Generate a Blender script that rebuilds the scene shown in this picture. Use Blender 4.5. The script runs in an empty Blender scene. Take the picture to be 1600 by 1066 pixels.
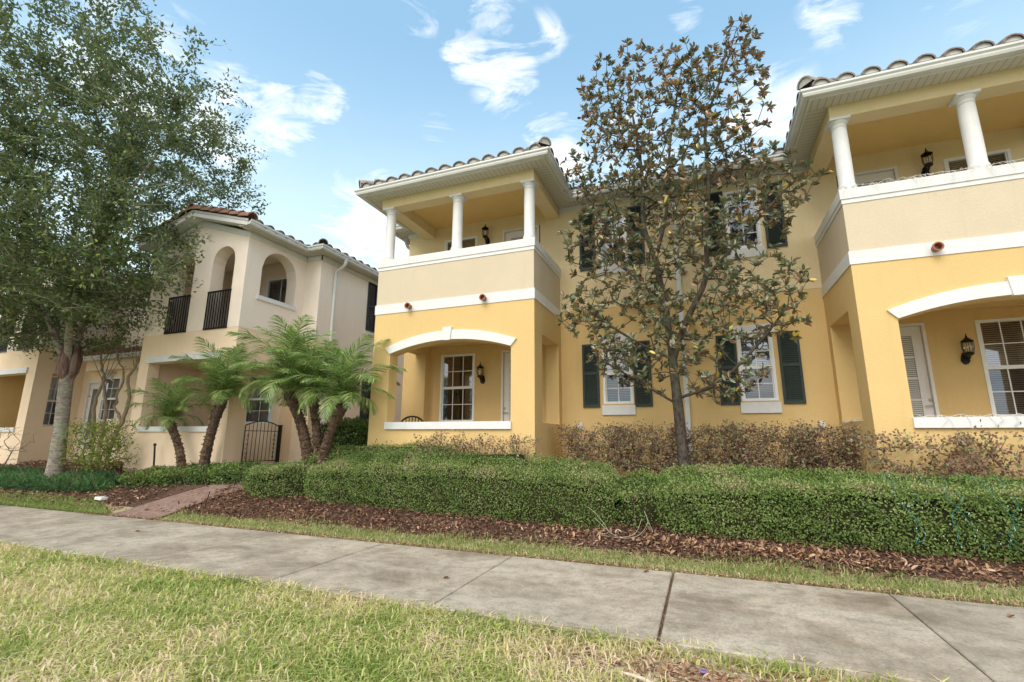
import bpy, math, random
import numpy as np
random.seed(7); RNG=np.random.default_rng(7)
C=bpy.context.scene.collection
PI=math.pi
# ------------------------------------------------------------------ helpers
class MB:
    def __init__(s): s.v=[];s.f=[];s.m=[]
    def add(s,vs,fs,m=0):
        b=len(s.v); s.v+= [tuple(map(float,p)) for p in vs]; s.f+=[tuple(b+i for i in f) for f in fs]; s.m+=[m]*len(fs); return s
    def box(s,x0,x1,y0,y1,z0,z1,m=0):
        x0,x1=min(x0,x1),max(x0,x1); y0,y1=min(y0,y1),max(y0,y1)
        v=[(x,y,z) for z in (z0,z1) for (x,y) in ((x0,y0),(x1,y0),(x1,y1),(x0,y1))]
        return s.add(v,[(3,2,1,0),(4,5,6,7),(0,1,5,4),(1,2,6,5),(2,3,7,6),(3,0,4,7)],m)
    def hexa(s,a,b,m=0):   # two quads (4 pts each) joined
        return s.add(list(a)+list(b),[(3,2,1,0),(4,5,6,7),(0,1,5,4),(1,2,6,5),(2,3,7,6),(3,0,4,7)],m)
    def prism(s,pts,f,m=0): # pts 2d ; f(p,side)->3d
        n=len(pts); a=[f(p,0) for p in pts]; b=[f(p,1) for p in pts]
        return s.add(a+b,[tuple(range(n-1,-1,-1)),tuple(range(n,2*n))]+[(i,(i+1)%n,n+(i+1)%n,n+i) for i in range(n)],m)
    def tube(s,pts,rad,n=8,m=0,cap=True):
        pts=[np.array(p,float) for p in pts]; N=len(pts)
        if not hasattr(rad,'__len__'): rad=[rad]*N
        ref=np.array([0.13,0.31,1.0]); vs=[];fs=[]
        t0=pts[min(1,N-1)]-pts[0]
        if abs(t0[2])>.8*np.linalg.norm(t0): ref=np.array([1,.2,0.])
        for i in range(N):
            t=pts[min(i+1,N-1)]-pts[max(i-1,0)]; t=t/(np.linalg.norm(t)+1e-9)
            u=np.cross(ref,t); u/=np.linalg.norm(u)+1e-9; w=np.cross(t,u)
            for k in range(n):
                a=2*PI*k/n; vs.append(pts[i]+rad[i]*(math.cos(a)*u+math.sin(a)*w))
        for i in range(N-1):
            for k in range(n):
                fs.append((i*n+k,i*n+(k+1)%n,(i+1)*n+(k+1)%n,(i+1)*n+k))
        if cap: fs+=[tuple(range(n-1,-1,-1)),tuple((N-1)*n+k for k in range(n))]
        return s.add(vs,fs,m)
    def lathe(s,prof,c=(0,0,0),n=16,m=0):
        vs=[];fs=[]
        for r,z in prof:
            for k in range(n):
                a=2*PI*k/n; vs.append((c[0]+r*math.cos(a),c[1]+r*math.sin(a),c[2]+z))
        for i in range(len(prof)-1):
            for k in range(n): fs.append((i*n+k,i*n+(k+1)%n,(i+1)*n+(k+1)%n,(i+1)*n+k))
        fs+=[tuple(range(n-1,-1,-1)),tuple((len(prof)-1)*n+k for k in range(n))]
        return s.add(vs,fs,m)
    def sweep(s,prof,path,m=0,closed=False):
        # prof: closed polygon of (offset outward = right of travel, z); path: 2d polyline with mitres
        n=len(path); P=[np.array(p,float) for p in path]; ring=[]
        for i in range(n):
            ds=[]
            if i>0 or closed: d=P[i]-P[i-1]; ds.append(d/np.linalg.norm(d))
            if i<n-1 or closed: d=P[(i+1)%n]-P[i]; ds.append(d/np.linalg.norm(d))
            ns=[np.array((d[1],-d[0])) for d in ds]
            if len(ns)==1: mi=ns[0]
            else:
                mi=ns[0]+ns[1]; mi=mi/np.linalg.norm(mi); mi=mi/max(.2,mi@ns[0])
            ring.append([(P[i][0]+mi[0]*o,P[i][1]+mi[1]*o,z) for o,z in prof])
        k=len(prof); vs=[p for r in ring for p in r]; fs=[]
        for i in range(n-1+(1 if closed else 0)):
            for j in range(k): fs.append((i*k+j,i*k+(j+1)%k,((i+1)%n)*k+(j+1)%k,((i+1)%n)*k+j))
        if not closed: fs+=[tuple(range(k-1,-1,-1)),tuple((n-1)*k+j for j in range(k))]
        return s.add(vs,fs,m)
    def build(s,name,mats,parent=None,smooth=False,sharp=None):
        me=bpy.data.meshes.new(name); me.from_pydata(s.v,[],s.f)
        if not isinstance(mats,(list,tuple)): mats=[mats]
        for m in mats: me.materials.append(m)
        me.polygons.foreach_set('material_index',s.m)
        if smooth: me.polygons.foreach_set('use_smooth',[True]*len(s.f))
        me.update()
        if smooth and sharp: me.set_sharp_from_angle(angle=math.radians(sharp))
        o=bpy.data.objects.new(name,me); C.objects.link(o)
        if parent: o.parent=parent
        return o
def npmesh(name,verts,faces,mats,rnd=None,parent=None,smooth=False,midx=None):
    """faces: array (n,k)"""
    me=bpy.data.meshes.new(name); verts=np.asarray(verts,np.float32).reshape(-1,3); faces=np.asarray(faces,np.int32)
    n,k=faces.shape
    me.vertices.add(len(verts)); me.vertices.foreach_set('co',verts.ravel())
    me.loops.add(n*k); me.loops.foreach_set('vertex_index',faces.ravel())
    me.polygons.add(n); me.polygons.foreach_set('loop_start',np.arange(0,n*k,k,dtype=np.int32))
    me.polygons.foreach_set('loop_total',np.full(n,k,np.int32))
    if smooth: me.polygons.foreach_set('use_smooth',np.ones(n,bool))
    if not isinstance(mats,(list,tuple)): mats=[mats]
    for m in mats: me.materials.append(m)
    if midx is not None: me.polygons.foreach_set('material_index',np.asarray(midx,np.int32))
    if rnd is not None:
        a=me.attributes.new('rnd','FLOAT','FACE'); a.data.foreach_set('value',np.asarray(rnd,np.float32))
    me.update(); me.validate()
    o=bpy.data.objects.new(name,me); C.objects.link(o)
    if parent: o.parent=parent
    return o
def tag(o,label=None,cat=None,group=None,kind=None):
    if label: o['label']=label
    if cat: o['category']=cat
    if group: o['group']=group
    if kind: o['kind']=kind
    return o
def thing(name,label,cat,loc=(0,0,0),group=None):
    o=bpy.data.objects.new(name,None); C.objects.link(o); o.location=loc; o.empty_display_size=.2
    return tag(o,label,cat,group)
def keep(o,parent):            # parent in place (world coordinates kept)
    o.parent=parent; o.location=tuple(-c for c in parent.location); return o
def nrm(a): return a/(np.linalg.norm(a,axis=-1,keepdims=True)+1e-9)
# ------------------------------------------------------------------ materials
def newmat(name):
    m=bpy.data.materials.new(name); m.use_nodes=True; nt=m.node_tree; nt.nodes.clear()
    return m,nt,nt.nodes,nt.links
def noise(N,L,scale,detail=4,rough=.55,vec=None,dist=0):
    n=N.new('ShaderNodeTexNoise'); n.inputs['Scale'].default_value=scale; n.inputs['Detail'].default_value=detail; n.inputs['Roughness'].default_value=rough; n.inputs['Distortion'].default_value=dist
    if vec is not None: L.new(vec,n.inputs['Vector'])
    return n.outputs['Fac']
def ramp(N,L,fac,stops):
    r=N.new('ShaderNodeValToRGB'); e=r.color_ramp.elements
    while len(e)<len(stops): e.new(.5)
    for i,(p,c) in enumerate(stops):
        e[i].position=p; e[i].color=(c[0],c[1],c[2],1) if hasattr(c,'__len__') else (c,c,c,1)
    if fac is not None: L.new(fac,r.inputs['Fac'])
    return r.outputs['Color']
def mix(N,L,fac,a,b,mode='MIX'):
    m=N.new('ShaderNodeMix'); m.data_type='RGBA'; m.blend_type=mode
    for s,v in ((m.inputs[0],fac),(m.inputs[6],a),(m.inputs[7],b)):
        if hasattr(v,'links'): L.new(v,s)
        elif hasattr(v,'__len__'): s.default_value=(*v,1)
        else: s.default_value=v
    return m.outputs[2]
def objco(N):
    return N.new('ShaderNodeTexCoord').outputs['Object']
def scaled(N,L,vec,sc):
    m=N.new('ShaderNodeMapping'); L.new(vec,m.inputs['Vector']); m.inputs['Scale'].default_value=sc; return m.outputs['Vector']
def bump(N,L,h,strength,dist):
    b=N.new('ShaderNodeBump'); b.inputs['Strength'].default_value=strength; b.inputs['Distance'].default_value=dist; L.new(h,b.inputs['Height']); return b.outputs['Normal']
def finish(N,L,col,rough=.8,nor=None,spec=.3,metal=0):
    p=N.new('ShaderNodeBsdfPrincipled'); o=N.new('ShaderNodeOutputMaterial')
    if hasattr(col,'links'): L.new(col,p.inputs['Base Color'])
    else: p.inputs['Base Color'].default_value=(*col,1)
    if hasattr(rough,'links'): L.new(rough,p.inputs['Roughness'])
    else: p.inputs['Roughness'].default_value=rough
    p.inputs['Specular IOR Level'].default_value=spec; p.inputs['Metallic'].default_value=metal
    if nor: L.new(nor,p.inputs['Normal'])
    L.new(p.outputs[0],o.inputs['Surface']); return p
def mth2(N,L,a,b):
    m=N.new('ShaderNodeMath'); m.operation='ADD'; L.new(a,m.inputs[0]); L.new(b,m.inputs[1]); return m.outputs[0]
def stucco(name,col,bs=.35):
    m,nt,N,L=newmat(name); co=objco(N)
    big=noise(N,L,.55,4,.6,co); mid=noise(N,L,3.2,5,.6,co); streak=noise(N,L,1,4,.6,scaled(N,L,co,(5,5,.5)))
    c=mix(N,L,ramp(N,L,big,[(.3,0),(.75,1)]),tuple(x*.94 for x in col),tuple(min(1,x*1.04) for x in col))
    c=mix(N,L,ramp(N,L,mid,[(.35,0),(.7,.35)]),c,tuple(x*.9 for x in col))
    c=mix(N,L,ramp(N,L,streak,[(.55,0),(.8,.4)]),c,tuple(x*y for x,y in zip(col,(.80,.76,.70)))); tr_=noise(N,L,28,4,.7,co); c=mix(N,L,ramp(N,L,tr_,[(.35,.22),(.6,0)]),c,tuple(x*.8 for x in col))
    fine=noise(N,L,90,3,.7,co)
    finish(N,L,c,.9,bump(N,L,mth2(N,L,fine,tr_),bs*1.6,.008),.15); return m
def paint(name,col,rough=.5,var=.06,scale=6,bs=0.0):
    m,nt,N,L=newmat(name); co=objco(N); n=noise(N,L,scale,4,.6,co)
    c=mix(N,L,ramp(N,L,n,[(.3,0),(.75,1)]),tuple(x*(1-var*1.6) for x in col),tuple(min(1,x*(1+var)) for x in col)); st=noise(N,L,1,5,.65,scaled(N,L,co,(9,9,1.1))); c=mix(N,L,ramp(N,L,st,[(.56,0),(.78,.3)]),c,tuple(x*y for x,y in zip(col,(.72,.68,.6))))
    nn=bump(N,L,noise(N,L,60,2,.5,co),bs,.004) if bs else None
    finish(N,L,c,rough,nn,.35); return m
def leafmat(name,stops,rough=.45,trans=.3,spec=.4,under=None):
    m,nt,N,L=newmat(name)
    at=N.new('ShaderNodeAttribute'); at.attribute_name='rnd'
    c=ramp(N,L,at.outputs['Fac'],stops)
    if under:
        g=N.new('ShaderNodeNewGeometry'); c=mix(N,L,g.outputs['Backfacing'],c,ramp(N,L,at.outputs['Fac'],under) if isinstance(under,list) else under)
    p=finish(N,L,c,rough,None,spec)
    t=N.new('ShaderNodeBsdfTranslucent'); L.new(c,t.inputs['Color'])
    mx=N.new('ShaderNodeMixShader'); mx.inputs[0].default_value=trans; L.new(p.outputs[0],mx.inputs[1]); L.new(t.outputs[0],mx.inputs[2])
    out=[n for n in N if n.type=='OUTPUT_MATERIAL'][0]; L.new(mx.outputs[0],out.inputs['Surface']); return m
def glassmat(name,tint=(.75,.8,.85),fac=.2):
    m,nt,N,L=newmat(name); t=N.new('ShaderNodeBsdfTransparent'); t.inputs[0].default_value=(*tint,1)
    g=N.new('ShaderNodeBsdfGlossy'); g.inputs['Roughness'].default_value=.03; g.inputs['Color'].default_value=(.9,.93,1,1)
    lw=N.new('ShaderNodeLayerWeight'); lw.inputs[0].default_value=.35
    mr=N.new('ShaderNodeMapRange'); L.new(lw.outputs['Fresnel'],mr.inputs[0]); mr.inputs[3].default_value=fac; mr.inputs[4].default_value=.9
    bn=bump(N,L,noise(N,L,1.2,1,.5,objco(N)),.05,.03); L.new(bn,g.inputs['Normal'])
    x=N.new('ShaderNodeMixShader'); o=N.new('ShaderNodeOutputMaterial'); L.new(mr.outputs[0],x.inputs[0]); L.new(t.outputs[0],x.inputs[1]); L.new(g.outputs[0],x.inputs[2]); L.new(x.outputs[0],o.inputs[0]); return m
M={}
M['gold']=stucco('gold_stucco',(.74,.525,.24)); M['cream']=stucco('cream_stucco',(.82,.67,.42)); M['pale']=stucco('pale_stucco',(.66,.56,.42))
M['peach']=stucco('peach_stucco',(.89,.70,.51)); M['ivory']=stucco('ivory_stucco',(.92,.80,.70)); M['ceil']=stucco('ceiling_bounce_stucco',(.82,.58,.24))  # balcony ceiling gold has the warm bounce light painted into its colour
M['white']=paint('white_trim',(.72,.72,.72),.55,.04,5,.15); M['gut']=paint('white_gutter',(.66,.67,.66),.35,.05,3)
M['vinyl']=paint('white_vinyl',(.84,.84,.84),.35,.02); M['door']=paint('door_paint',(.78,.74,.71),.4,.03)
M['shut']=paint('dark_green_paint',(.036,.052,.046),.55,.12,9); M['black']=paint('black_iron',(.012,.012,.013),.45,.2,20)
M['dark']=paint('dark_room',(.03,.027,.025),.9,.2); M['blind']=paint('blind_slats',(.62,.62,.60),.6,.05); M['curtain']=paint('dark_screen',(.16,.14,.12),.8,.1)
M['navy']=paint('navy_shutter',(.02,.022,.035),.6,.1); M['brass']=paint('satin_nickel',(.45,.43,.4),.3,.05)
M['terra']=paint('terracotta',(.36,.15,.09),.8,.15,20,.3); M['glass']=glassmat('window_glass'); M['sglass']=glassmat('screened_glass',(.42,.44,.47),.10); M['lglass']=glassmat('lantern_glass',(.9,.88,.8),.08)
def soffit(ax):
    m,nt,N,L=newmat('soffit_vinyl_'+ax); co=objco(N)
    w=N.new('ShaderNodeTexWave'); w.inputs['Scale'].default_value=3.1; w.wave_type='BANDS'; w.bands_direction=ax; L.new(co,w.inputs['Vector'])
    g_=ramp(N,L,w.outputs['Fac'],[(0,1),(.10,0)]); c=mix(N,L,g_,(.58,.56,.51),(.36,.34,.31)); finish(N,L,c,.6,None,.3); return m
M['sofx']=soffit('X'); M['sofy']=soffit('Y')
def tilemat(name,a,b,c3):
    m,nt,N,L=newmat(name); co=objco(N); n1=noise(N,L,2.2,5,.7,co); n2=noise(N,L,14,5,.7,co)
    c=mix(N,L,ramp(N,L,n1,[(.35,0),(.65,1)]),a,b); c=mix(N,L,ramp(N,L,n2,[(.45,0),(.7,1)]),c,c3)
    finish(N,L,c,.85,bump(N,L,n2,.5,.01),.2); return m
M['tile']=tilemat('grey_brown_tile',(.20,.15,.13),(.30,.25,.22),(.12,.09,.08)); M['red']=tilemat('red_clay_tile',(.30,.15,.10),(.42,.25,.18),(.18,.10,.08))
M['captile']=tilemat('weathered_cap_tile',(.34,.30,.28),(.48,.45,.42),(.2,.17,.16)); M['mortar']=paint('mortar',(.55,.54,.52),.9,.1,20,.3)
def concrete():
    m,nt,N,L=newmat('sidewalk_concrete'); co=objco(N)
    big=noise(N,L,1.1,8,.7,co,.5); big2=noise(N,L,1.0,5,.6,scaled(N,L,co,(.7,2.2,1)),.6); mid=noise(N,L,6,6,.7,co); fine=noise(N,L,180,3,.7,co)
    at=N.new('ShaderNodeAttribute'); at.attribute_name='rnd'
    c=mix(N,L,ramp(N,L,big,[(.36,0),(.62,1)]),(.22,.17,.115),(.58,.50,.40))
    c=mix(N,L,ramp(N,L,big2,[(.42,0),(.72,.75)]),c,(.60,.54,.46))
    c=mix(N,L,ramp(N,L,mid,[(.48,0),(.7,.7)]),c,(.19,.165,.13)); sp=noise(N,L,38,4,.75,co); c=mix(N,L,ramp(N,L,sp,[(.5,0),(.66,.5)]),c,(.14,.12,.095)); c=mix(N,L,ramp(N,L,sp,[(.3,.45),(.42,0)]),c,(.6,.56,.49))
    c=mix(N,L,ramp(N,L,fine,[(.3,.0),(.7,.3)]),c,(.16,.15,.13))
    c=mix(N,L,ramp(N,L,at.outputs['Fac'],[(0,0),(1,.22)]),c,(.2,.19,.17))
    w=N.new('ShaderNodeTexWave'); w.bands_direction='X'; w.inputs['Scale'].default_value=13; w.inputs['Distortion'].default_value=5; w.inputs['Detail'].default_value=2; w.inputs['Detail Scale'].default_value=2; L.new(scaled(N,L,co,(1,.12,1)),w.inputs['Vector'])
    c=mix(N,L,ramp(N,L,w.outputs['Fac'],[(0,.05),(.5,0)]),c,(.15,.14,.125))
    a=N.new('ShaderNodeMath'); a.operation='ADD'; L.new(w.outputs['Fac'],a.inputs[0]); L.new(fine,a.inputs[1])
    finish(N,L,c,.88,bump(N,L,fine,.4,.004),.25); return m
M['conc']=concrete()
def soil(name,cols,sc=8):
    m,nt,N,L=newmat(name); co=objco(N); n1=noise(N,L,sc,6,.7,co); n2=noise(N,L,sc*9,4,.7,co); n3=noise(N,L,1.1,4,.6,co)
    c=mix(N,L,ramp(N,L,n1,[(.35,0),(.65,1)]),cols[0],cols[1]); c=mix(N,L,ramp(N,L,n2,[(.4,0),(.7,1)]),c,cols[2]); c=mix(N,L,ramp(N,L,n3,[(.4,0),(.7,.4)]),c,cols[3])
    finish(N,L,c,.95,bump(N,L,n2,.8,.02),.1); return m
M['thatch']=soil('dry_thatch_soil',((.42,.34,.21),(.52,.44,.29),(.28,.21,.14),(.34,.36,.17))); M['mulch']=soil('brown_mulch',((.09,.055,.042),(.17,.105,.08),(.045,.028,.022),(.22,.14,.10)),14)
M['turf']=soil('far_turf',((.12,.17,.06),(.2,.22,.09),(.08,.11,.04),(.25,.23,.12)),3)
def pavers():
    m,nt,N,L=newmat('red_pavers'); co=objco(N)
    b=N.new('ShaderNodeTexBrick'); b.inputs['Scale'].default_value=4.6; b.inputs['Mortar Size'].default_value=.02; L.new(co,b.inputs['Vector'])
    b.inputs['Color1'].default_value=(.22,.12,.10,1); b.inputs['Color2'].default_value=(.30,.19,.155,1); b.inputs['Mortar'].default_value=(.12,.1,.08,1)
    n=noise(N,L,3,5,.7,co); c=mix(N,L,ramp(N,L,n,[(.4,0),(.7,.6)]),b.outputs['Color'],(.27,.22,.18)); finish(N,L,c,.9,bump(N,L,b.outputs['Fac'],-.3,.005),.2); return m
M['paver']=pavers()
def bark(name,a,b,c3,sc=(7,7,2.2),bs=.9):
    m,nt,N,L=newmat(name); co=objco(N); v=scaled(N,L,co,sc); n=noise(N,L,1.6,6,.7,v,.5); n2=noise(N,L,1.7,4,.6,co)
    c=mix(N,L,ramp(N,L,n,[(.38,0),(.62,1)]),a,b); c=mix(N,L,ramp(N,L,n2,[(.5,0),(.62,.75)]),c,c3); finish(N,L,c,.9,bump(N,L,n,bs,.03),.15); return m
M['oakbark']=bark('oak_bark',(.20,.165,.135),(.46,.41,.35),(.33,.40,.27),(5,5,14),1.0); M['magbark']=bark('magnolia_bark',(.045,.037,.03),(.13,.105,.085),(.10,.11,.07),(10,10,6))
M['myrtle']=bark('myrtle_bark',(.28,.20,.13),(.42,.34,.25),(.30,.30,.2),(12,12,2)); M['palmbark']=bark('palm_bark',(.06,.038,.027),(.22,.145,.10),(.11,.08,.06),(16,16,24),1.2)
M['scar']=bark('pruned_wood',(.16,.09,.07),(.33,.24,.21),(.10,.05,.04),(9,9,2)); M['twig']=paint('twig_wood',(.20,.14,.10),.9,.2,15)
M['oakleaf']=leafmat('oak_leaves',[(0,(.05,.09,.025)),(.38,(.10,.155,.04)),(.72,(.19,.26,.07)),(.93,(.38,.46,.11)),(.985,(.5,.3,.1)),(1,(.5,.36,.14))],.38,.35,.5,(.15,.19,.085))
M['magleaf']=leafmat('magnolia_leaves',[(0,(.07,.10,.045)),(.6,(.12,.16,.075)),(.86,(.2,.23,.12)),(.95,(.18,.14,.08)),(.985,(.6,.45,.06)),(1,(.65,.5,.07))],.27,.14,.7,[(0,(.42,.23,.12)),(.36,(.33,.19,.11)),(.48,(.16,.18,.09)),(.8,(.24,.27,.15)),(.955,(.33,.22,.12)),(.985,(.65,.5,.08)),(1,(.7,.55,.1))])
M['hedgeleaf']=leafmat('hedge_leaves',[(0,(.09,.15,.035)),(.35,(.155,.235,.06)),(.65,(.22,.31,.09)),(.88,(.33,.40,.15)),(.96,(.45,.35,.2)),(1,(.5,.38,.25))],.5,.25,.22)
M['boxleaf']=leafmat('box_leaves',[(0,(.05,.10,.025)),(.6,(.12,.20,.04)),(1,(.28,.36,.09))],.35,.2,.5)
M['juniper']=leafmat('juniper_needles',[(0,(.03,.085,.035)),(.6,(.07,.17,.06)),(1,(.16,.30,.10))],.6,.25,.2)
M['loro']=leafmat('loropetalum_leaves',[(0,(.16,.085,.075)),(.3,(.29,.15,.125)),(.5,(.33,.23,.15)),(.75,(.28,.31,.14)),(.9,(.32,.35,.17)),(1,(.5,.32,.22))],.5,.25,.35)
M['nandina']=leafmat('nandina_leaves',[(0,(.12,.20,.03)),(.6,(.27,.36,.06)),(.93,(.42,.45,.10)),(1,(.5,.35,.1))],.45,.4,.4)
M['frond']=leafmat('palm_fronds',[(0,(.07,.16,.045)),(.4,(.18,.32,.09)),(.75,(.42,.52,.15)),(1,(.62,.6,.26))],.35,.35,.6)
M['grass']=leafmat('lawn_grass',[(0,(.20,.31,.06)),(.28,(.36,.46,.12)),(.5,(.58,.60,.20)),(.66,(.72,.66,.32)),(.83,(.80,.68,.45)),(1,(.85,.70,.52))],.55,.4,.3)
M['verge']=leafmat('verge_grass',[(0,(.20,.30,.07)),(.35,(.36,.43,.14)),(.6,(.55,.55,.25)),(1,(.74,.62,.42))],.55,.4,.3)
M['litter']=leafmat('dead_leaves',[(0,(.10,.06,.045)),(.35,(.20,.11,.075)),(.68,(.34,.19,.115)),(.86,(.50,.31,.19)),(1,(.66,.50,.37))],.7,.15,.25)
M['tealwire']=paint('teal_wire',(.03,.30,.33),.4,.1); M['whitewire']=paint('white_wire',(.66,.65,.62),.5,.05); M['bulb']=paint('clear_bulb',(.55,.75,.78),.2,.05)
M['tan']=paint('tan_cable',(.5,.47,.33),.6,.1); M['wood']=paint('bleached_wood',(.62,.50,.40),.8,.15,30,.3); M['purple']=paint('purple_plastic',(.30,.2,.42),.5,.2)
M['outlet']=paint('outlet_cover',(.7,.69,.66),.4,.05)
# ------------------------------------------------------------------ camera, light, sky
cam=bpy.data.cameras.new('camera'); co=bpy.data.objects.new('camera',cam); C.objects.link(co); bpy.context.scene.camera=co
f,pitch,yaw,roll=746.2164,.2016,.3756,.0052
cam.sensor_width=36; cam.sensor_fit='HORIZONTAL'; cam.lens=f/1600*36; cam.clip_end=3000; cam.clip_start=.05
cy_,sy_=math.cos(yaw),math.sin(yaw)
fw=np.array([-sy_*math.cos(pitch),cy_*math.cos(pitch),math.sin(pitch)]); rt=np.array([cy_,sy_,0]); up=np.cross(rt,fw)
r2=rt*math.cos(roll)+up*math.sin(roll); u2=-rt*math.sin(roll)+up*math.cos(roll)
from mathutils import Matrix
co.matrix_world=Matrix(((r2[0],u2[0],-fw[0],0),(r2[1],u2[1],-fw[1],0),(r2[2],u2[2],-fw[2],1.5),(0,0,0,1)))
SUN_EL,SUN_AZ=math.radians(46),math.radians(-8)   # azimuth measured from -Y towards -X
sd=np.array([math.sin(SUN_AZ)*math.cos(SUN_EL),-math.cos(SUN_AZ)*math.cos(SUN_EL),math.sin(SUN_EL)])
sl=bpy.data.lights.new('sun','SUN'); sl.energy=1.0; sl.angle=math.radians(40); sl.color=(1,.945,.86)
so=bpy.data.objects.new('sun',sl); C.objects.link(so)
from mathutils import Vector
so.rotation_euler=Vector(sd).to_track_quat('Z','Y').to_euler()
W=bpy.data.worlds.new('World'); bpy.context.scene.world=W; W.use_nodes=True
N=W.node_tree.nodes; L=W.node_tree.links; N.clear()
sky=N.new('ShaderNodeTexSky'); sky.sky_type='NISHITA'; sky.sun_disc=False; sky.sun_elevation=SUN_EL; sky.sun_rotation=math.atan2(sd[0],sd[1]); sky.air_density=1.0; sky.dust_density=2.0; sky.ozone_density=1.0
gen=N.new('ShaderNodeTexCoord').outputs['Generated']
def vdot(v,d):
    m=N.new('ShaderNodeVectorMath'); m.operation='DOT_PRODUCT'; L.new(v,m.inputs[0]); m.inputs[1].default_value=tuple(d); return m.outputs['Value']
def mth(op,a,b=None,clamp=False):
    m=N.new('ShaderNodeMath'); m.operation=op; m.use_clamp=clamp
    for i,x in enumerate((a,b)):
        if x is None: continue
        if hasattr(x,'links'): L.new(x,m.inputs[i])
        else: m.inputs[i].default_value=x
    return m.outputs[0]
nz=noise(N,L,9,8,.62,scaled(N,L,gen,(.75,.75,2.3)),.9); nz2=noise(N,L,2.2,5,.6,scaled(N,L,gen,(1,1,2)),.3)
CL=[((-.292,.701,.651),2.4,.66),((-.345,.655,.672),1.7,.8),((-.294,.633,.716),2.0,.6),((-.40,.576,.713),1.7,.5),((-.214,.689,.693),1.5,.45),((-.588,.563,.581),1.7,.8),((-.635,.542,.55),2.4,.7),((-.70,.48,.53),3.2,.6),((-.758,.37,.543),4,.5),((-.57,.73,.375),5,.8),((-.226,.80,.55),3.2,.7),((-.085,.837,.54),3.2,.6),((.14,.83,.54),2.8,.6),((.23,.735,.635),1.8,.7),((.02,.72,.693),1.2,.45),((.4,.7,.6),3,.3),((-.432,.694,.575),1.5,.3)]
acc=None
for d,rad,w in CL:
    d=np.array(d)/np.linalg.norm(d); mr=N.new('ShaderNodeMapRange'); mr.interpolation_type='SMOOTHSTEP'
    L.new(vdot(gen,d),mr.inputs[0]); mr.inputs[1].default_value=math.cos(math.radians(rad*2.1)); mr.inputs[2].default_value=1.0; mr.inputs[4].default_value=w
    acc=mr.outputs[0] if acc is None else mth('MAXIMUM',acc,mr.outputs[0])
sx=N.new('ShaderNodeSeparateXYZ'); L.new(gen,sx.inputs[0])
low=N.new('ShaderNodeMapRange'); low.interpolation_type='SMOOTHSTEP'; L.new(sx.outputs['Z'],low.inputs[0]); low.inputs[1].default_value=.70; low.inputs[2].default_value=.25; low.inputs[4].default_value=1.0
behind=N.new('ShaderNodeMapRange'); L.new(sx.outputs['Y'],behind.inputs[0]); behind.inputs[1].default_value=.15; behind.inputs[2].default_value=-.25; behind.inputs[4].default_value=1.0  # unseen cloud cover added behind the camera, for brighter and less blue light
zen=N.new('ShaderNodeMapRange'); L.new(sx.outputs['Z'],zen.inputs[0]); zen.inputs[1].default_value=.84; zen.inputs[2].default_value=.92; zen.inputs[4].default_value=1.0  # unseen cloud cover added overhead to neutralise the blue skylight
base=mth('MAXIMUM',mth('MAXIMUM',acc,behind.outputs[0]),zen.outputs[0])
dens=mth('ADD',base,mth('MULTIPLY',mth('SUBTRACT',nz,.5),3.3)); dens=mth('MULTIPLY',mth('SUBTRACT',dens,.36),.85,True)
gate_=mth('MULTIPLY',base,2.2,True); dens=mth('MULTIPLY',dens,gate_)
haze=mth('MULTIPLY',low.outputs[0],mth('ADD',nz2,.45),True)
skyc=mix(N,L,haze,sky.outputs[0],(5.2,5.5,5.75)); 
skyc=mix(N,L,.45,skyc,(2.0,3.65,6.1))
skyc=mix(N,L,1.0,skyc,(.70,.71,.61),'MULTIPLY')
skyc=mix(N,L,dens,skyc,(5.0,4.72,4.35))
bg=N.new('ShaderNodeBackground'); bg.inputs['Strength'].default_value=.145; L.new(skyc,bg.inputs['Color']); wo=N.new('ShaderNodeOutputWorld'); L.new(bg.outputs[0],wo.inputs[0])
vs=bpy.context.scene.view_settings; vs.view_transform='Standard'; vs.look='None'; vs.gamma=1; vs.exposure=1.32
# ------------------------------------------------------------------ ground
def g(y,x=0):
    y=np.asarray(y,float); return np.minimum(.72,np.maximum(0,(y-6.4)*.33))*1.0
xs=np.unique(np.concatenate([np.linspace(-900,-40,14),np.linspace(-40,-26,8),np.arange(-26,9,.14),np.linspace(9,30,8),np.linspace(30,900,14)]))
ys=np.unique(np.concatenate([np.linspace(-900,-20,12),np.linspace(-20,0,10),np.arange(0,11,.10),np.linspace(11,40,12),np.linspace(40,900,14)]))
gx,gy=np.meshgrid(xs,ys); gz=g(gy)-.03
near=(gx>-26)&(gx<9)&(gy>0)&(gy<11); gz=gz+np.where(near,RNG.normal(0,.007,gx.shape),0)+np.where(near,.02*np.sin(gx*1.3+gy*2)*np.sin(gy*1.7),0)
gz=np.where((gy>4.0)&(gy<6.35),-.07,gz); gz=np.where((gy<=4.1),gz-.03,gz)
nx,ny=len(xs),len(ys); ii=np.arange(nx*ny).reshape(ny,nx)
F=np.stack([ii[:-1,:-1],ii[:-1,1:],ii[1:,1:],ii[1:,:-1]],-1).reshape(-1,4)
cyv=(gy[:-1,:-1]+gy[1:,1:]).ravel()/2; cxv=(gx[:-1,:-1]+gx[1:,1:]).ravel()/2
mi=np.where((cyv>6.7)&(cyv<22)&(cxv>-27)&(cxv<12),1,np.where((abs(cxv)<30)&(cyv<6.8)&(cyv>-5),0,2))
ground=npmesh('ground',np.stack([gx,gy,gz],-1),F,[M['thatch'],M['mulch'],M['turf']],midx=mi,smooth=True); tag(ground,kind='structure')
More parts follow.
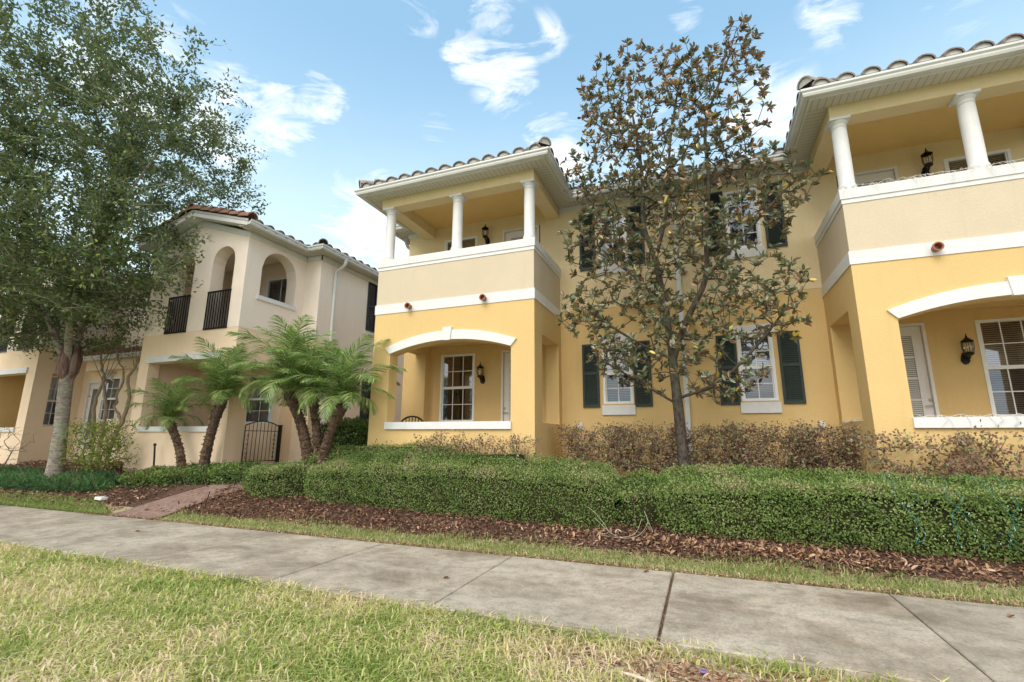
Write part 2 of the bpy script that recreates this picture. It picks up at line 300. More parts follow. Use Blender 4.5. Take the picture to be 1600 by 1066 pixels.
# sidewalk slabs
jx=[-.43+2.0*k for k in range(-14,6)]; jx=[x if abs(x-1.57)>.1 else 1.62 for x in jx]
sb=MB()
for i in range(len(jx)-1):
    a,b=jx[i],jx[i+1]; gl=.014 if abs(a+.43)<.01 else .008; gr=.014 if abs(b+.43)<.01 else .008
    x0,x1,y0,y1=a+gl,b-gr,4.13,6.2; t=RNG.normal(0,.002); z=t
    sb.add([(x0,y0,-.12),(x1,y0,-.12),(x1,y1,-.12),(x0,y1,-.12),(x0,y0,z-.008),(x1,y0,z-.008),(x1,y1,z-.008),(x0,y1,z-.008),(x0+.008,y0+.008,z),(x1-.008,y0+.008,z),(x1-.008,y1-.008,z),(x0+.008,y1-.008,z)],
      [(0,1,5,4),(1,2,6,5),(2,3,7,6),(3,0,4,7),(4,5,9,8),(5,6,10,9),(6,7,11,10),(7,4,8,11),(8,9,10,11)])
sw=sb.build('sidewalk',M['conc']); tag(sw,kind='structure')
a=sw.data.attributes.new('rnd','FLOAT','FACE'); a.data.foreach_set('value',[random.Random(i//9).random() for i in range(len(sw.data.polygons))])
# paver path rising to the gate
pth=MB(); cl=[(-10.35,6.2,1.35),(-10.1,6.9,1.25),(-9.75,7.6,1.15),(-9.3,8.2,1.1),(-9.0,9.2,1.1),(-9.0,11,1.1)]
def cr(pts,n):  # catmull-rom
    P=[np.array(p,float) for p in pts]; P=[2*P[0]-P[1]]+P+[2*P[-1]-P[-2]]; out=[]
    for i in range(1,len(P)-2):
        for k in range(n):
            t=k/n; out.append(.5*((2*P[i])+(-P[i-1]+P[i+1])*t+(2*P[i-1]-5*P[i]+4*P[i+1]-P[i+2])*t*t+(-P[i-1]+3*P[i]-3*P[i+1]+P[i+2])*t**3))
    out.append(P[-2]); return out
cp=cr(cl,5); vv=[]
for p in cp: 
    for s in (-.5,.5): vv.append((p[0]+s*p[2],p[1],float(g(p[1]))+.012))
pth.add(vv,[(2*i,2*i+1,2*i+3,2*i+2) for i in range(len(cp)-1)]); pp=pth.build('path',M['paver']); tag(pp,kind='structure')
# ------------------------------------------------------------------ walls
def wall(mb,along,c0,c1,u0,u1,z0,z1,ops=(),m=0):
    """ops: (ua,ub,zb,zt) rectangular or (ua,ub,zb,fn) arched; c0/c1 the two faces"""
    def seg(ua,ub,la,lb,ha,hb):
        if max(ha-la,hb-lb)<1e-4: return
        P=[(ua,la),(ub,lb),(ub,hb),(ua,ha)]
        if along=='x': a=[(u,c0,z) for u,z in P]; b=[(u,c1,z) for u,z in P]
        else: a=[(c0,u,z) for u,z in P]; b=[(c1,u,z) for u,z in P]
        mb.hexa(a,b,m)
    ops=sorted([(min(o[0],o[1]),max(o[0],o[1]),o[2],o[3]) for o in ops]); cur=u0
    groups=[]
    for o in ops:
        if groups and abs(groups[-1][0][0]-o[0])<1e-6: groups[-1].append(o)
        else: groups.append([o])
    for gp in groups:
        a,b=gp[0][0],gp[0][1]; seg(cur,a,z0,z0,z1,z1)
        gp.sort(key=lambda o:o[2]); n=18 if any(callable(o[3]) for o in gp) else 1
        for k in range(n):
            ua=a+(b-a)*k/n; ub=a+(b-a)*(k+1)/n; la=lb=z0
            for o in gp:
                seg(ua,ub,la,lb,o[2],o[2])
                la,lb=(o[3](ua),o[3](ub)) if callable(o[3]) else (o[3],o[3])
            seg(ua,ub,la,lb,z1,z1)
        cur=b
    seg(cur,u1,z0,z0,z1,z1)
def arc(a,b,zs,za):
    c=(a+b)/2; w=abs(b-a)/2; h=za-zs
    R=(w*w+h*h)/(2*h)
    return lambda u: za-R+math.sqrt(max(0,R*R-(u-c)**2))
# windows ------------------------------------------------------------
def window(house,x0,x1,y,z0,z1,cols,rows,blind='blind',room=True,ax='x',label=None,hung=True,blind_to=0.0):
    """faces -y at plane y (outer wall face); ax='y' : plane x=y, facing +x"""
    x0,x1=min(x0,x1),max(x0,x1)
    def T(mb):
        if ax=='y': mb.v=[(y-(q[1]-y),q[0],q[2]) for q in mb.v]
        return mb
    fr=MB(); w=.05
    fr.box(x0,x1,y-.012,y+.09,z1-w,z1); fr.box(x0,x1,y-.015,y+.09,z0,z0+w); fr.box(x0,x0+w,y-.012,y+.09,z0+w,z1-w); fr.box(x1-w,x1,y-.012,y+.09,z0+w,z1-w)
    zm=(z0+z1)/2
    if hung: fr.box(x0+w,x1-w,y+.0,y+.06,zm-.03,zm+.03)
    sash=[(z0+w,zm-.03,.045),(zm+.03,z1-w,.02)] if hung else [(z0+w,z1-w,.03)]
    for a,b,dy in sash:
        if hung:
            fr.box(x0+w,x0+w+.022,y+dy-.012,y+dy+.02,a,b); fr.box(x1-w-.022,x1-w,y+dy-.012,y+dy+.02,a,b)
        for k in range(1,cols):
            xx=x0+w+(x1-x0-2*w)*k/cols; fr.box(xx-.008,xx+.008,y+dy-.004,y+dy+.012,a,b)
        for k in range(1,rows):
            zz=a+(b-a)*k/rows; fr.box(x0+w+.022,x1-w-.022,y+dy-.006,y+dy+.010,zz-.008,zz+.008)
    fo=T(fr).build('window',M['vinyl'],house)
    if label: fo['label']=label
    for q_,(a,b,dy) in enumerate(sash):
        g_=MB(); g_.add([(x0+w,y+dy+.004,a),(x1-w,y+dy+.004,a),(x1-w,y+dy+.004,b),(x0+w,y+dy+.004,b)],[(0,1,2,3)])
        T(g_).build('pane',M['sglass' if (hung and q_==0) else 'glass'],fo)
    bl=MB(); zz=z1-w-.03; zend=z0+w if blind_to==0 else z0+w+(z1-z0)*blind_to
    while zz>zend:
        bl.add([(x0+w+.01,y+.10,zz-.011),(x1-w-.01,y+.10,zz-.011),(x1-w-.01,y+.125,zz+.014),(x0+w+.01,y+.125,zz+.014)],[(0,1,2,3)]); zz-=.036
    T(bl).build('blind',M[blind],fo)
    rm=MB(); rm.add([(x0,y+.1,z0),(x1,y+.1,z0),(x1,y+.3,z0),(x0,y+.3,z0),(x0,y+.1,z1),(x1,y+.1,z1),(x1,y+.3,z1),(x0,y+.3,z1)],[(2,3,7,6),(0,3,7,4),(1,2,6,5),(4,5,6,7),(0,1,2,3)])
    T(rm).build('dark_room',M['dark'],fo)  # shallow box painted dark, stands in for the unlit room
    return fo
def make_shutter_mesh(w,h,mat):
    mb=MB(); fw_=.045
    for a,b in ((0,fw_),(w-fw_,w)): mb.box(a,b,-.035,0,0,h)
    for a,b in ((0,fw_*1.3),(h-fw_,h),(h*.53-.03,h*.53+.03)): mb.box(fw_,w-fw_,-.033,0,a,b)
    mb.box(fw_,w-fw_,-.008,-.002,fw_,h-fw_)
    for za,zb in ((fw_*1.3,h*.53-.03),(h*.53+.03,h-fw_)):
        n=int((zb-za)/.034)
        for k in range(n):
            z=za+(zb-za)*(k+.5)/n; mb.add([(fw_,-.010,z+.016),(w-fw_,-.010,z+.016),(w-fw_,-.031,z-.012),(fw_,-.031,z-.012)],[(0,1,2,3)])
    me=mb.build('shutter',mat); d=me.data; bpy.data.objects.remove(me); return d
SH=make_shutter_mesh(.36,1.38,M['shut'])
def shutter(house,x,y,z):
    o=bpy.data.objects.new('shutter',SH); C.objects.link(o); o.parent=house; o.location=(x,y-.003,z); return o
def lantern(house,x,y,z,sc=1.0):
    """z: lantern top; hangs on wall plane y, facing -y"""
    b=MB(); c=(x,y-.17,z-.36)
    b.lathe([(.004,.36),(.010,.335),(.006,.325),(.018,.31),(.012,.30),(.035,.275),(.06,.25),(.085,.235),(.088,.222),(.08,.222)],c,12)
    b.lathe([(.062,.0),(.07,.012),(.062,.024),(.04,.024)],c,12); b.lathe([(.006,-.06),(.018,-.05),(.012,-.035),(.03,-.02),(.055,0)],c,10)
    for k in range(6):
        a=2*PI*k/6+.3; b.tube([(c[0]+.062*math.cos(a),c[1]+.062*math.sin(a),c[2]+.02),(c[0]+.083*math.cos(a),c[1]+.083*math.sin(a),c[2]+.12),(c[0]+.08*math.cos(a),c[1]+.08*math.sin(a),c[2]+.225)],.0045,5)
    b.tube([(x,y-.17,c[2]-.01),(x,y-.15,c[2]-.06),(x,y-.10,c[2]-.075),(x,y-.06,c[2]-.03),(x,y-.03,c[2]-.01)],[.012,.016,.02,.022,.02],8)
    b.tube([(x,y-.12,c[2]-.07),(x,y-.14,c[2]-.10),(x,y-.11,c[2]-.12),(x,y-.08,c[2]-.10)],[.006,.012,.01,.005],6)
    pts=[(.055*math.sin(a)*(1+.15*math.cos(3*a)),.105*math.cos(a)) for a in np.linspace(0,2*PI,20,endpoint=False)]
    b.prism(pts,lambda p,s:(x+p[0],y-.025*s-.001,c[2]-.04+p[1]))
    o=b.build('wall_lantern',M['black'],house,True,40)
    gl=MB(); gl.lathe([(.05,.02),(.072,.11),(.07,.222)],c,12); gl.build('lantern_glass',M['lglass'],o,True)
    return o
COLP=[(.135,0),(.135,.05),(.125,.055),(.128,.075),(.118,.095),(.112,.11),(.112,.5),(.108,1.0),(.103,1.04),(.112,1.05),(.112,1.065),(.103,1.07),(.103,1.10),(.13,1.13),(.135,1.15)]
def column(house,x,y,z0,z1):
    h=z1-z0; b=MB(); b.box(x-.145,x+.145,y-.145,y+.145,z1-.045,z1)
    b.lathe([(r,z/1.15*(h-.045)) for r,z in COLP],(x,y,z0),28); return b.build('column',M['white'],house,True,35)
# roof tile fields ----------------------------------------------------
def tiles(mb,o,u,s,n,pitch,zt,fn,m_t=0,m_m=1,r=.128,row=.38,mort=True):
    """o origin (eave start), u unit 2d along the eave, s unit 2d up the slope, n columns, zt=tan(slope), fn(i)->(start,end)"""
    o=np.array(o,float); u=np.array((*u,0.)); s3=np.array((*s,zt))
    for i in range(n):
        a,b=fn((i+.5)*pitch)
        if b-a<.08: continue
        if a<.02: a=-.10
        base=o+u*((i+.5)*pitch); seg=7
        t=a; vs=[];rings=0
        while t<b-1e-3:
            t2=min(b,t+row)
            for tt,rr,lift in ((t,r,.022),(t2,r*.9,.0)):
                c=base+s3*tt
                for k in range(seg+1):
                    an=PI*k/seg; vs.append(c+u*(rr*math.cos(an))+np.array((0,0,rr*math.sin(an)*.85+lift)))
            rings+=2; t=t2
        fs=[]
        for q in range(rings-1):
            for k in range(seg): fs.append((q*(seg+1)+k,q*(seg+1)+k+1,(q+1)*(seg+1)+k+1,(q+1)*(seg+1)+k))
        mb.add(vs,fs,m_t)
        if a<0:   # thick rim at the eave, mortar stop just inside
            c=base+s3*(a-.012); vo=[];vi=[]
            for k in range(seg+1):
                an=PI*k/seg; vo.append(c+u*(r*math.cos(an))+np.array((0,0,r*math.sin(an)*.85+.022))); vi.append(c+u*((r-.022)*math.cos(an))+np.array((0,0,(r-.022)*math.sin(an)*.85+.018)))
            vo2=[v+s3*.02 for v in vo]; K=seg+1
            mb.add(vo+vi,[(k,k+1,K+k+1,K+k) for k in range(seg)],m_t); mb.add(vo+vo2,[(k,k+1,K+k+1,K+k) for k in range(seg)],m_t)
            if mort:
                ms=[v+s3*.035 for v in vi]; mb.add(ms,[tuple(range(K))],m_m)
            # pan lip between columns
            d=u*(pitch-r*2)/2
            q0=base+u*r+s3*(a-.012); q1=q0+u*(pitch-2*r); z_=np.array((0,0,.02))
            mb.add([q0-z_,q1-z_,q1+z_*1.0,q0+z_*1.0],[(0,1,2,3)],m_t); mb.add([base-u*pitch/2+s3*(a+.02)-z_*5,base+u*pitch/2+s3*(a+.02)-z_*5,base+u*pitch/2+s3*(a+.02)+z_*.5,base-u*pitch/2+s3*(a+.02)+z_*.5],[(0,1,2,3)],m_m)
def cap_tiles(mb,a,b,r=.135,row=.38,m=0,seg=8,m_end=None):
    a=np.array(a,float); b=np.array(b,float); d=b-a; Ln=np.linalg.norm(d); d/=Ln; side=np.cross(d,(0,0,1)); side/=np.linalg.norm(side); upv=np.cross(side,d)
    n=max(1,int(round(Ln/row))); vs=[];fs=[]
    for i in range(n):
        for tt,rr,li in ((i*Ln/n-.02,r,.03),((i+1)*Ln/n+.02,r*.84,0)):
            c=a+d*tt
            for k in range(seg+1):
                an=PI*k/seg; vs.append(c+side*(rr*math.cos(an))+upv*(rr*math.sin(an)+li))
    K=seg+1
    for i in range(n):
        for k in range(seg): fs.append((2*i*K+k,2*i*K+k+1,(2*i+1)*K+k+1,(2*i+1)*K+k))
        # rim
    mb.add(vs,fs,m)
    for i in range(n):
        c=a+d*(i*Ln/n-.02); vo=[];vi=[]
        for k in range(K):
            an=PI*k/seg; vo.append(c+side*(r*math.cos(an))+upv*(r*math.sin(an)+.03)); vi.append(c+side*((r-.025)*math.cos(an))+upv*((r-.025)*math.sin(an)+.03))
        mb.add(vo+vi,[(k,k+1,K+k+1,K+k) for k in range(seg)],m)
        if i==0 and m_end is not None: mb.add([v+d*.02 for v in vi],[tuple(range(K))],m_end)
GUTP=[(-.02,0),(.085,0),(.10,.035),(.10,.06),(.125,.085),(.125,.12),(.112,.12),(.10,.09),(.0,.05),(-.02,.05)]
# ------------------------------------------------------------------ yellow duplex
X0=-.28; YP=8.39; YM=10.26; ZB=.60; ZS=4.36; ZG=6.90
yh=thing('town_house','long yellow two-storey duplex with dark green shutters and columned balconies over arched porches','town house',(X0,YM,.7))
def K(o,name=None): return o
low=MB(); upw=MB()
flm=paint('floor',(.62,.56,.48),.8)
def hang(o): return keep(o,yh)
for s in (-1,1):
    band=MB(); cap=MB(); arch=MB(); sill=MB(); floor=MB(); ceil=MB(); par=MB(); fl2=MB()
    mx=lambda d: X0+s*d
    def R(a,b): return min(mx(a),mx(b)),max(mx(a),mx(b))
    A=arc(*R(3.05,5.82),3.25,3.47)
    x0,x1=R(2.573,6.263)
    # front porch wall, lower with arch opening
    xa,xb=R(3.05,5.82); wall(low,'x',YP,YP+.28,x0,x1,ZB,4.16,[(xa,xb,1.67,A)])
    # side walls of the porch with rectangular openings
    for d,dd in ((2.573,2.873),(6.263,5.963)):
        wall(low,'y',mx(d),mx(dd),YP+.28,YM,ZB,4.16,[(8.86,10.04,1.80,3.54)])
    # parapet (upper)
    wall(par,'x',YP+.006,YP+.25,x0+.006,x1-.006,ZS-.21,5.2)
    for d,dd in ((2.579,2.82),(6.257,6.02)): wall(par,'y',mx(d)-0*s,mx(dd),YP+.25,YM,ZS-.21,5.2)
    path=[(x0,YM),(x0,YP),(x1,YP),(x1,YM)]
    path=path[::-1] if False else path
    # outward = left of travel here -> use reversed path so outward is right
    rp=path[::1]
    def outp(prof): return prof
    band.sweep(outp([(-.03,4.15),(.014,4.15),(.014,4.36),(-.03,4.36)]),rp[::-1] if False else rp)
    cap.sweep(outp([(-.28,5.16),(.006,5.16),(.006,5.225),(.022,5.235),(.022,5.39),(.015,5.40),(-.28,5.41)]),rp)
    # floors and ceilings
    floor.box(x0+.29,x1-.29,YP+.285,YM-.01,.9,1.12); ceil.box(x0+.285,x1-.285,YP+.275,YM-.01,3.72,3.80); fl2.box(x0+.25,x1-.25,YP+.24,YM-.01,4.4,4.5)
    # arch trim with keystone
    a0,a1=R(3.05,5.82); o0,o1=R(2.93,5.94); Ao=arc(o0,o1,3.385,3.665); n=22
    for k in range(n):
        t0,t1=k/n,(k+1)/n; ia,ib=a0+(a1-a0)*t0,a0+(a1-a0)*t1; oa,ob=o0+(o1-o0)*t0,o0+(o1-o0)*t1
        P=[(ia,A(ia)),(ib,A(ib)),(ob,Ao(ob)),(oa,Ao(oa))]
        arch.hexa([(p[0],YP-.035,p[1]) for p in P],[(p[0],YP+.02,p[1]) for p in P])
    cx=(a0+a1)/2; arch.hexa([(cx-.075,YP-.06,3.455),(cx+.075,YP-.06,3.455),(cx+.105,YP-.06,3.725),(cx-.105,YP-.06,3.725)],[(cx-.075,YP+.02,3.455),(cx+.075,YP+.02,3.455),(cx+.105,YP+.02,3.725),(cx-.105,YP+.02,3.725)])
    sill.box(xa-.02,xb+.02,YP-.045,YP+.30,1.675,1.82)
    hang(band.build('band_course',M['white'])); hang(cap.build('parapet_cap',M['white'])); hang(par.build('parapet',M['pale']))
    hang(arch.build('arch_trim',M['white'])); hang(sill.build('porch_sill',M['white'])); hang(floor.build('porch_floor',flm)); hang(ceil.build('porch_ceiling',M['gold'])); hang(fl2.build('balcony_floor',flm))
low_o=None
bx0,bx1=X0-6.75,X0+6.75
wl=[]; wu=[]
for s in (-1,1):
    mx=lambda d: X0+s*d
    wl+=[(mx(1.02),mx(1.65),2.23,3.53),(mx(4.72),mx(5.65),1.88,3.52),(mx(3.08),mx(4.03),1.14,3.54)]
    wu+=[(mx(1.02),mx(1.65),5.33,6.62),(mx(4.72),mx(5.66),5.2,6.56),(mx(3.05),mx(4.03),4.52,6.58)]
wall(low,'x',YM,YM+.3,bx0,bx1,ZB,4.34,wl); wall(upw,'x',YM,YM+.3,bx0,bx1,4.346,6.98,wu)
wall(upw,'y',bx0,bx0+.3,YM+.3,20,4.346,6.98); wall(upw,'y',bx1,bx1-.3,YM+.3,20,4.346,6.98); wall(upw,'x',20,20.3,bx0,bx1,4.346,6.98)
wall(low,'y',bx0,bx0+.3,YM+.3,20,ZB,4.34); wall(low,'y',bx1,bx1-.3,YM+.3,20,ZB,4.34); wall(low,'x',20,20.3,bx0,bx1,ZB,4.34)
hang(low.build('lower_wall',M['gold'])); hang(upw.build('upper_wall',[M['cream']]))
# per-house proxy so children of nested objects stay simple
class HP: pass
def attach(fn,*a,**k):
    o=fn(None,*a,**k); keep(o,yh); return o
def shut_at(x,z,house=yh):
    o=shutter(None,x,YM,z); l=o.location.copy(); o.parent=house; o.location=(l[0]-house.location[0],l[1]-house.location[1],l[2]-house.location[2]); return o
hdr=MB(); 
for s in (-1,1):
    mx=lambda d: X0+s*d
    attach(window,mx(1.02),mx(1.65),YM,2.23,3.53,2,2); attach(window,mx(1.02),mx(1.65),YM,5.33,6.62,2,2)
    attach(window,mx(4.72),mx(5.65),YM,1.88,3.52,3,2,blind='curtain' if s<0 else 'blind',blind_to=.0 if s>0 else .72); attach(window,mx(4.72),mx(5.66),YM,5.2,6.56,2,2)
    for (z,w) in ((2.0,.0),(5.12,0)):
        b=MB(); xa,xb=min(mx(1.0),mx(1.67)),max(mx(1.0),mx(1.67)); b.box(xa-.01,xb+.01,YM-.04,YM+.02,z,z+.2); hang(b.build('window_sill',M['white']))
    b=MB(); b.box(xa-.03,xb+.03,YM-.03,YM+.02,3.55,3.72); hang(b.build('window_header',M['white']))
    for z in (2.165,5.265):
        for d in (.64,1.73): x=mx(d) if s>0 else mx(d+.36); shut_at(x,z)
    # doors
    for z0,z1 in ((1.14,3.54),(4.52,6.58)):
        xa,xb=min(mx(3.08),mx(4.03)),max(mx(3.08),mx(4.03)); b=MB()
        b.box(xa,xa+.045,YM-.01,YM+.12,z0,z1); b.box(xb-.045,xb,YM-.01,YM+.12,z0,z1); b.box(xa+.045,xb-.045,YM-.01,YM+.12,z1-.045,z1)
        b.box(xa+.05,xb-.05,YM+.05,YM+.09,z0,z1-.05)
        ga,gb=xa+.2,xb-.2; 
        for q in ((ga-.03,ga,z0+.3,z1-.22),(gb,gb+.03,z0+.3,z1-.22),(ga-.03,gb+.03,z0+.27,z0+.3),(ga-.03,gb+.03,z1-.22,z1-.19)): b.box(q[0],q[1],YM+.035,YM+.05,q[2],q[3])
        for k in range(1,5): zz=z0+.3+(z1-z0-.52)*k/5; b.box(ga,gb,YM+.034,YM+.046,zz-.009,zz+.009)
        for k in range(1,3): xx=ga+(gb-ga)*k/3; b.box(xx-.007,xx+.007,YM+.036,YM+.045,z0+.3,z1-.22)
        d=hang(b.build('door',M['door']))
        q=MB(); q.add([(ga,YM+.047,z0+.3),(gb,YM+.047,z0+.3),(gb,YM+.047,z1-.22),(ga,YM+.047,z1-.22)],[(0,1,2,3)]); q.build('door_glass',M['curtain'],d)
        q=MB(); zz=z1-.24
        while zz>z0+.32: q.add([(ga+.004,YM+.0455,zz-.012),(gb-.004,YM+.0455,zz-.012),(gb-.004,YM+.0465,zz+.010),(ga+.004,YM+.0465,zz+.010)],[(0,1,2,3)]); zz-=.034
        q.build('blind',M['blind'],d)
        kx=mx(3.96); q=MB(); q.lathe([(.0,0),(.032,0),(.032,.012),(.015,.018),(.0,.02)],(0,0,0),14); q.v=[(kx+v[0],YM+.05-v[2],z0+1.05+v[1]) for v in q.v]
        q.build('deadbolt',M['brass'],d,True,40); q=MB(); q.tube([(kx,YM+.04,z0+.95),(kx,YM-.0,z0+.95),(kx-s*.02,YM-.01,z0+.95),(kx-s*.10,YM-.01,z0+.945)],.011,8); q.build('handle',M['brass'],d,True,40)
    attach(lantern,mx(4.50),YM,3.27); attach(lantern,mx(4.43),YM,6.76)
    for d in (2.71,4.36,5.97+.12): 
        o=column(None,mx(d),YP+.13,5.41,6.685); keep(o,yh)
    for d in (3.62,5.37):
        b=MB(); b.lathe([(.0,.0),(.052,.0),(.058,.02),(.05,.05),(.05,.16),(.068,.17),(.068,.20),(.05,.20),(.044,.06),(.0,.06)],(0,0,0),18); xx=mx(d); b.v=[(xx+v[0],YP+.07-v[2],4.25+v[1]) for v in b.v]; hang(b.build('scupper',M['terra'],None,True,50))
    b=MB(); x=mx(2.25); 
# balcony beams, ceilings
for s in (-1,1):
    bm=MB(); cg=MB()
    mx=lambda d: X0+s*d
    x0,x1=min(mx(2.573),mx(6.263)),max(mx(2.573),mx(6.263))
    bm.box(x0,x1,YP,YP+.3,6.68,6.97); bm.box(x0,x0+.3,YP+.3,YM,6.68,6.97); bm.box(x1-.3,x1,YP+.3,YM,6.68,6.97)
    cg.box(x0+.3,x1-.3,YP+.3,YM,6.93,6.99)
    hang(bm.build('balcony_beam',M['cream'])); hang(cg.build('balcony_ceiling',M['ceil']))
# roof
OV=.335; ex0,ex1=bx0-OV,bx1+OV; yE=YM-OV; yPE=YP-OV; pl=(X0-6.263-OV,X0-2.573+OV); pr=(X0+2.573-OV,X0+6.263+OV)
ep=[(ex0,20.6),(ex0,yE),(pl[0],yE),(pl[0],yPE),(pl[1],yPE),(pl[1],yE),(pr[0],yE),(pr[0],yPE),(pr[1],yPE),(pr[1],yE),(ex1,yE),(ex1,20.6)]
gt=MB(); gt.sweep([(o,z+ZG) for o,z in GUTP],ep); gt.sweep([(-.03,ZG-.02),(-.03,ZG+.12),(.0,ZG+.12),(.0,ZG-.02)],ep)
hang(gt.build('gutter',M['gut']))
z=ZG+.004
def sof(x0,x1,y0,y1,ax): q=MB(); q.box(x0,x1,y0,y1,z,z+.02); hang(q.build('soffit',M['sof'+ax]))
for a,b in (pl,pr):
    sof(a+.03,b-.03,yPE+.03,YP+.01,'x'); sof(a+.03,a+OV+.02,YP+.01,YM,'y'); sof(b-OV-.02,b-.03,YP+.01,YM,'y')
sof(ex0+.03,pl[0]+.03,yE+.03,YM+.02,'x'); sof(pl[1]-.03,pr[0]+.03,yE+.03,YM+.02,'x'); sof(pr[1]-.03,ex1-.03,yE+.03,YM+.02,'x')
sof(ex0+.03,bx0+.02,YM+.02,20.5,'y'); sof(bx1-.02,ex1-.03,YM+.02,20.5,'y')
fz=MB()   # white frieze under the soffit on the main wall
fz.box(X0-2.57,X0+2.57,YM-.03,YM+.01,6.78,ZG); hang(fz.build('frieze',M['white'])); fz=MB()
fz.box(bx0-.03,bx0+.44,YM-.03,YM+.01,6.78,ZG); fz.box(bx0-.03,bx0+.01,YM+.01,20,6.78,ZG)
hang(fz.build('frieze',M['white']))
TT=math.tan(math.radians(22)); rf=MB(); ZR=ZG+.175
zr=lambda d: ZR+d*TT
W2=(pl[1]-pl[0])/2; D2=(20.6-yE)/2; 
# solid roof planes
for a,b in (pl,pr):
    c=(a+b)/2; yb=yE+W2
    rf.add([(a,yPE,ZR-.03),(b,yPE,ZR-.03),(c,yPE+W2,zr(W2)-.03),(c,yb,zr(W2)-.03),(a,yE,ZR-.03),(b,yE,ZR-.03)],[(0,1,2),(0,2,3,4),(1,5,3,2)],1)
rf.add([(ex0,yE,ZR-.03),(ex1,yE,ZR-.03),(ex1-D2,yE+D2,zr(D2)-.03),(ex0+D2,yE+D2,zr(D2)-.03),(ex0,20.6,ZR-.03),(ex1,20.6,ZR-.03)],[(0,1,2,3),(0,3,4),(1,5,2),(4,3,2,5)],1)
Pt=.345
for a,b in (pl,pr):
    w=b-a; n=int(w/Pt)+1; p_=w/n
    tiles(rf,(a,yPE,ZR),(1,0),(0,1),n,p_,TT,lambda t,w=w:(0,min(t,w-t)))
    Ls=yE-yPE+W2; n=int(Ls/Pt); p_=Ls/n
    for ox,ux in ((a,1),(b,-1)):
        tiles(rf,(ox,yPE,ZR),(0,1),(ux,0),n,p_,TT,lambda t:(max(0,t-(yE-yPE)),min(W2,t)))
    c=(a+b)/2
    cap_tiles(rf,(a-.02,yPE-.02,ZR+.05),(c,yPE+W2,zr(W2)+.05),m=2,m_end=1); cap_tiles(rf,(b+.02,yPE-.02,ZR+.05),(c,yPE+W2,zr(W2)+.05),m=2,m_end=1); cap_tiles(rf,(c,yPE+W2,zr(W2)+.06),(c,yE+W2,zr(W2)+.06))
w=ex1-ex0; n=int(w/Pt); p_=w/n
def fm(t):
    x=ex0+t; st=0
    for a,b in (pl,pr):
        if a<x<b: st=min(x-a,b-x)
    return (st,min(D2,t,w-t))
tiles(rf,(ex0,yE,ZR),(1,0),(0,1),n,p_,TT,fm)
n=int((20.6-yE)/Pt); tiles(rf,(ex0,yE,ZR),(0,1),(1,0),n,(20.6-yE)/n,TT,lambda t:(0,min(D2,t,20.6-yE-t)))
cap_tiles(rf,(ex0,yE,ZR+.05),(ex0+D2,yE+D2,zr(D2)+.05)); cap_tiles(rf,(ex0+D2,yE+D2,zr(D2)+.06),(ex1-D2,yE+D2,zr(D2)+.06)); cap_tiles(rf,(ex1,yE,ZR+.05),(ex1-D2,yE+D2,zr(D2)+.05))
hang(rf.build('roof',[M['tile'],M['mortar'],M['captile']]))
# downspouts
def dspout(pts,mat,w=.04,d=.03):
    b=MB(); P=[np.array(p,float) for p in pts]
    b.tube(P,w,4); 
    return b
b=MB(); x=X0+.02
b.sweep([(0,0)]*0 or [(-.03,0),(.03,0),(.03,.001),(-.03,.001)],[(900,900),(900.1,900)]) if False else None
b.box(x-.045,x+.045,YM-.075,YM-.008,.75,6.72); b.hexa([(x-.045,YM-.075,6.72),(x+.045,YM-.075,6.72),(x+.045,YM-.008,6.72),(x-.045,YM-.008,6.72)],[(x-.045,YM-.40,6.9),(x+.045,YM-.40,6.9),(x+.045,YM-.32,6.92),(x-.045,YM-.32,6.92)])
for zz in (1.6,3.2,4.8,6.3): b.box(x-.06,x+.06,YM-.08,YM-.0,zz,zz+.03)
hang(b.build('downspout',M['gut']))
b=MB(); x=bx0-.02; b.tube([(ex0+.08,YM+.2,ZG+.02),(ex0+.08,YM+.2,ZG-.12),(ex0+.14,YM+.2,ZG-.24),(bx0-.06,YM+.2,ZG-.36),(bx0-.05,YM+.2,ZG-.55),(bx0-.05,YM+.2,.8)],.045,8); hang(b.build('downspout',M['gut'],None,True,60))
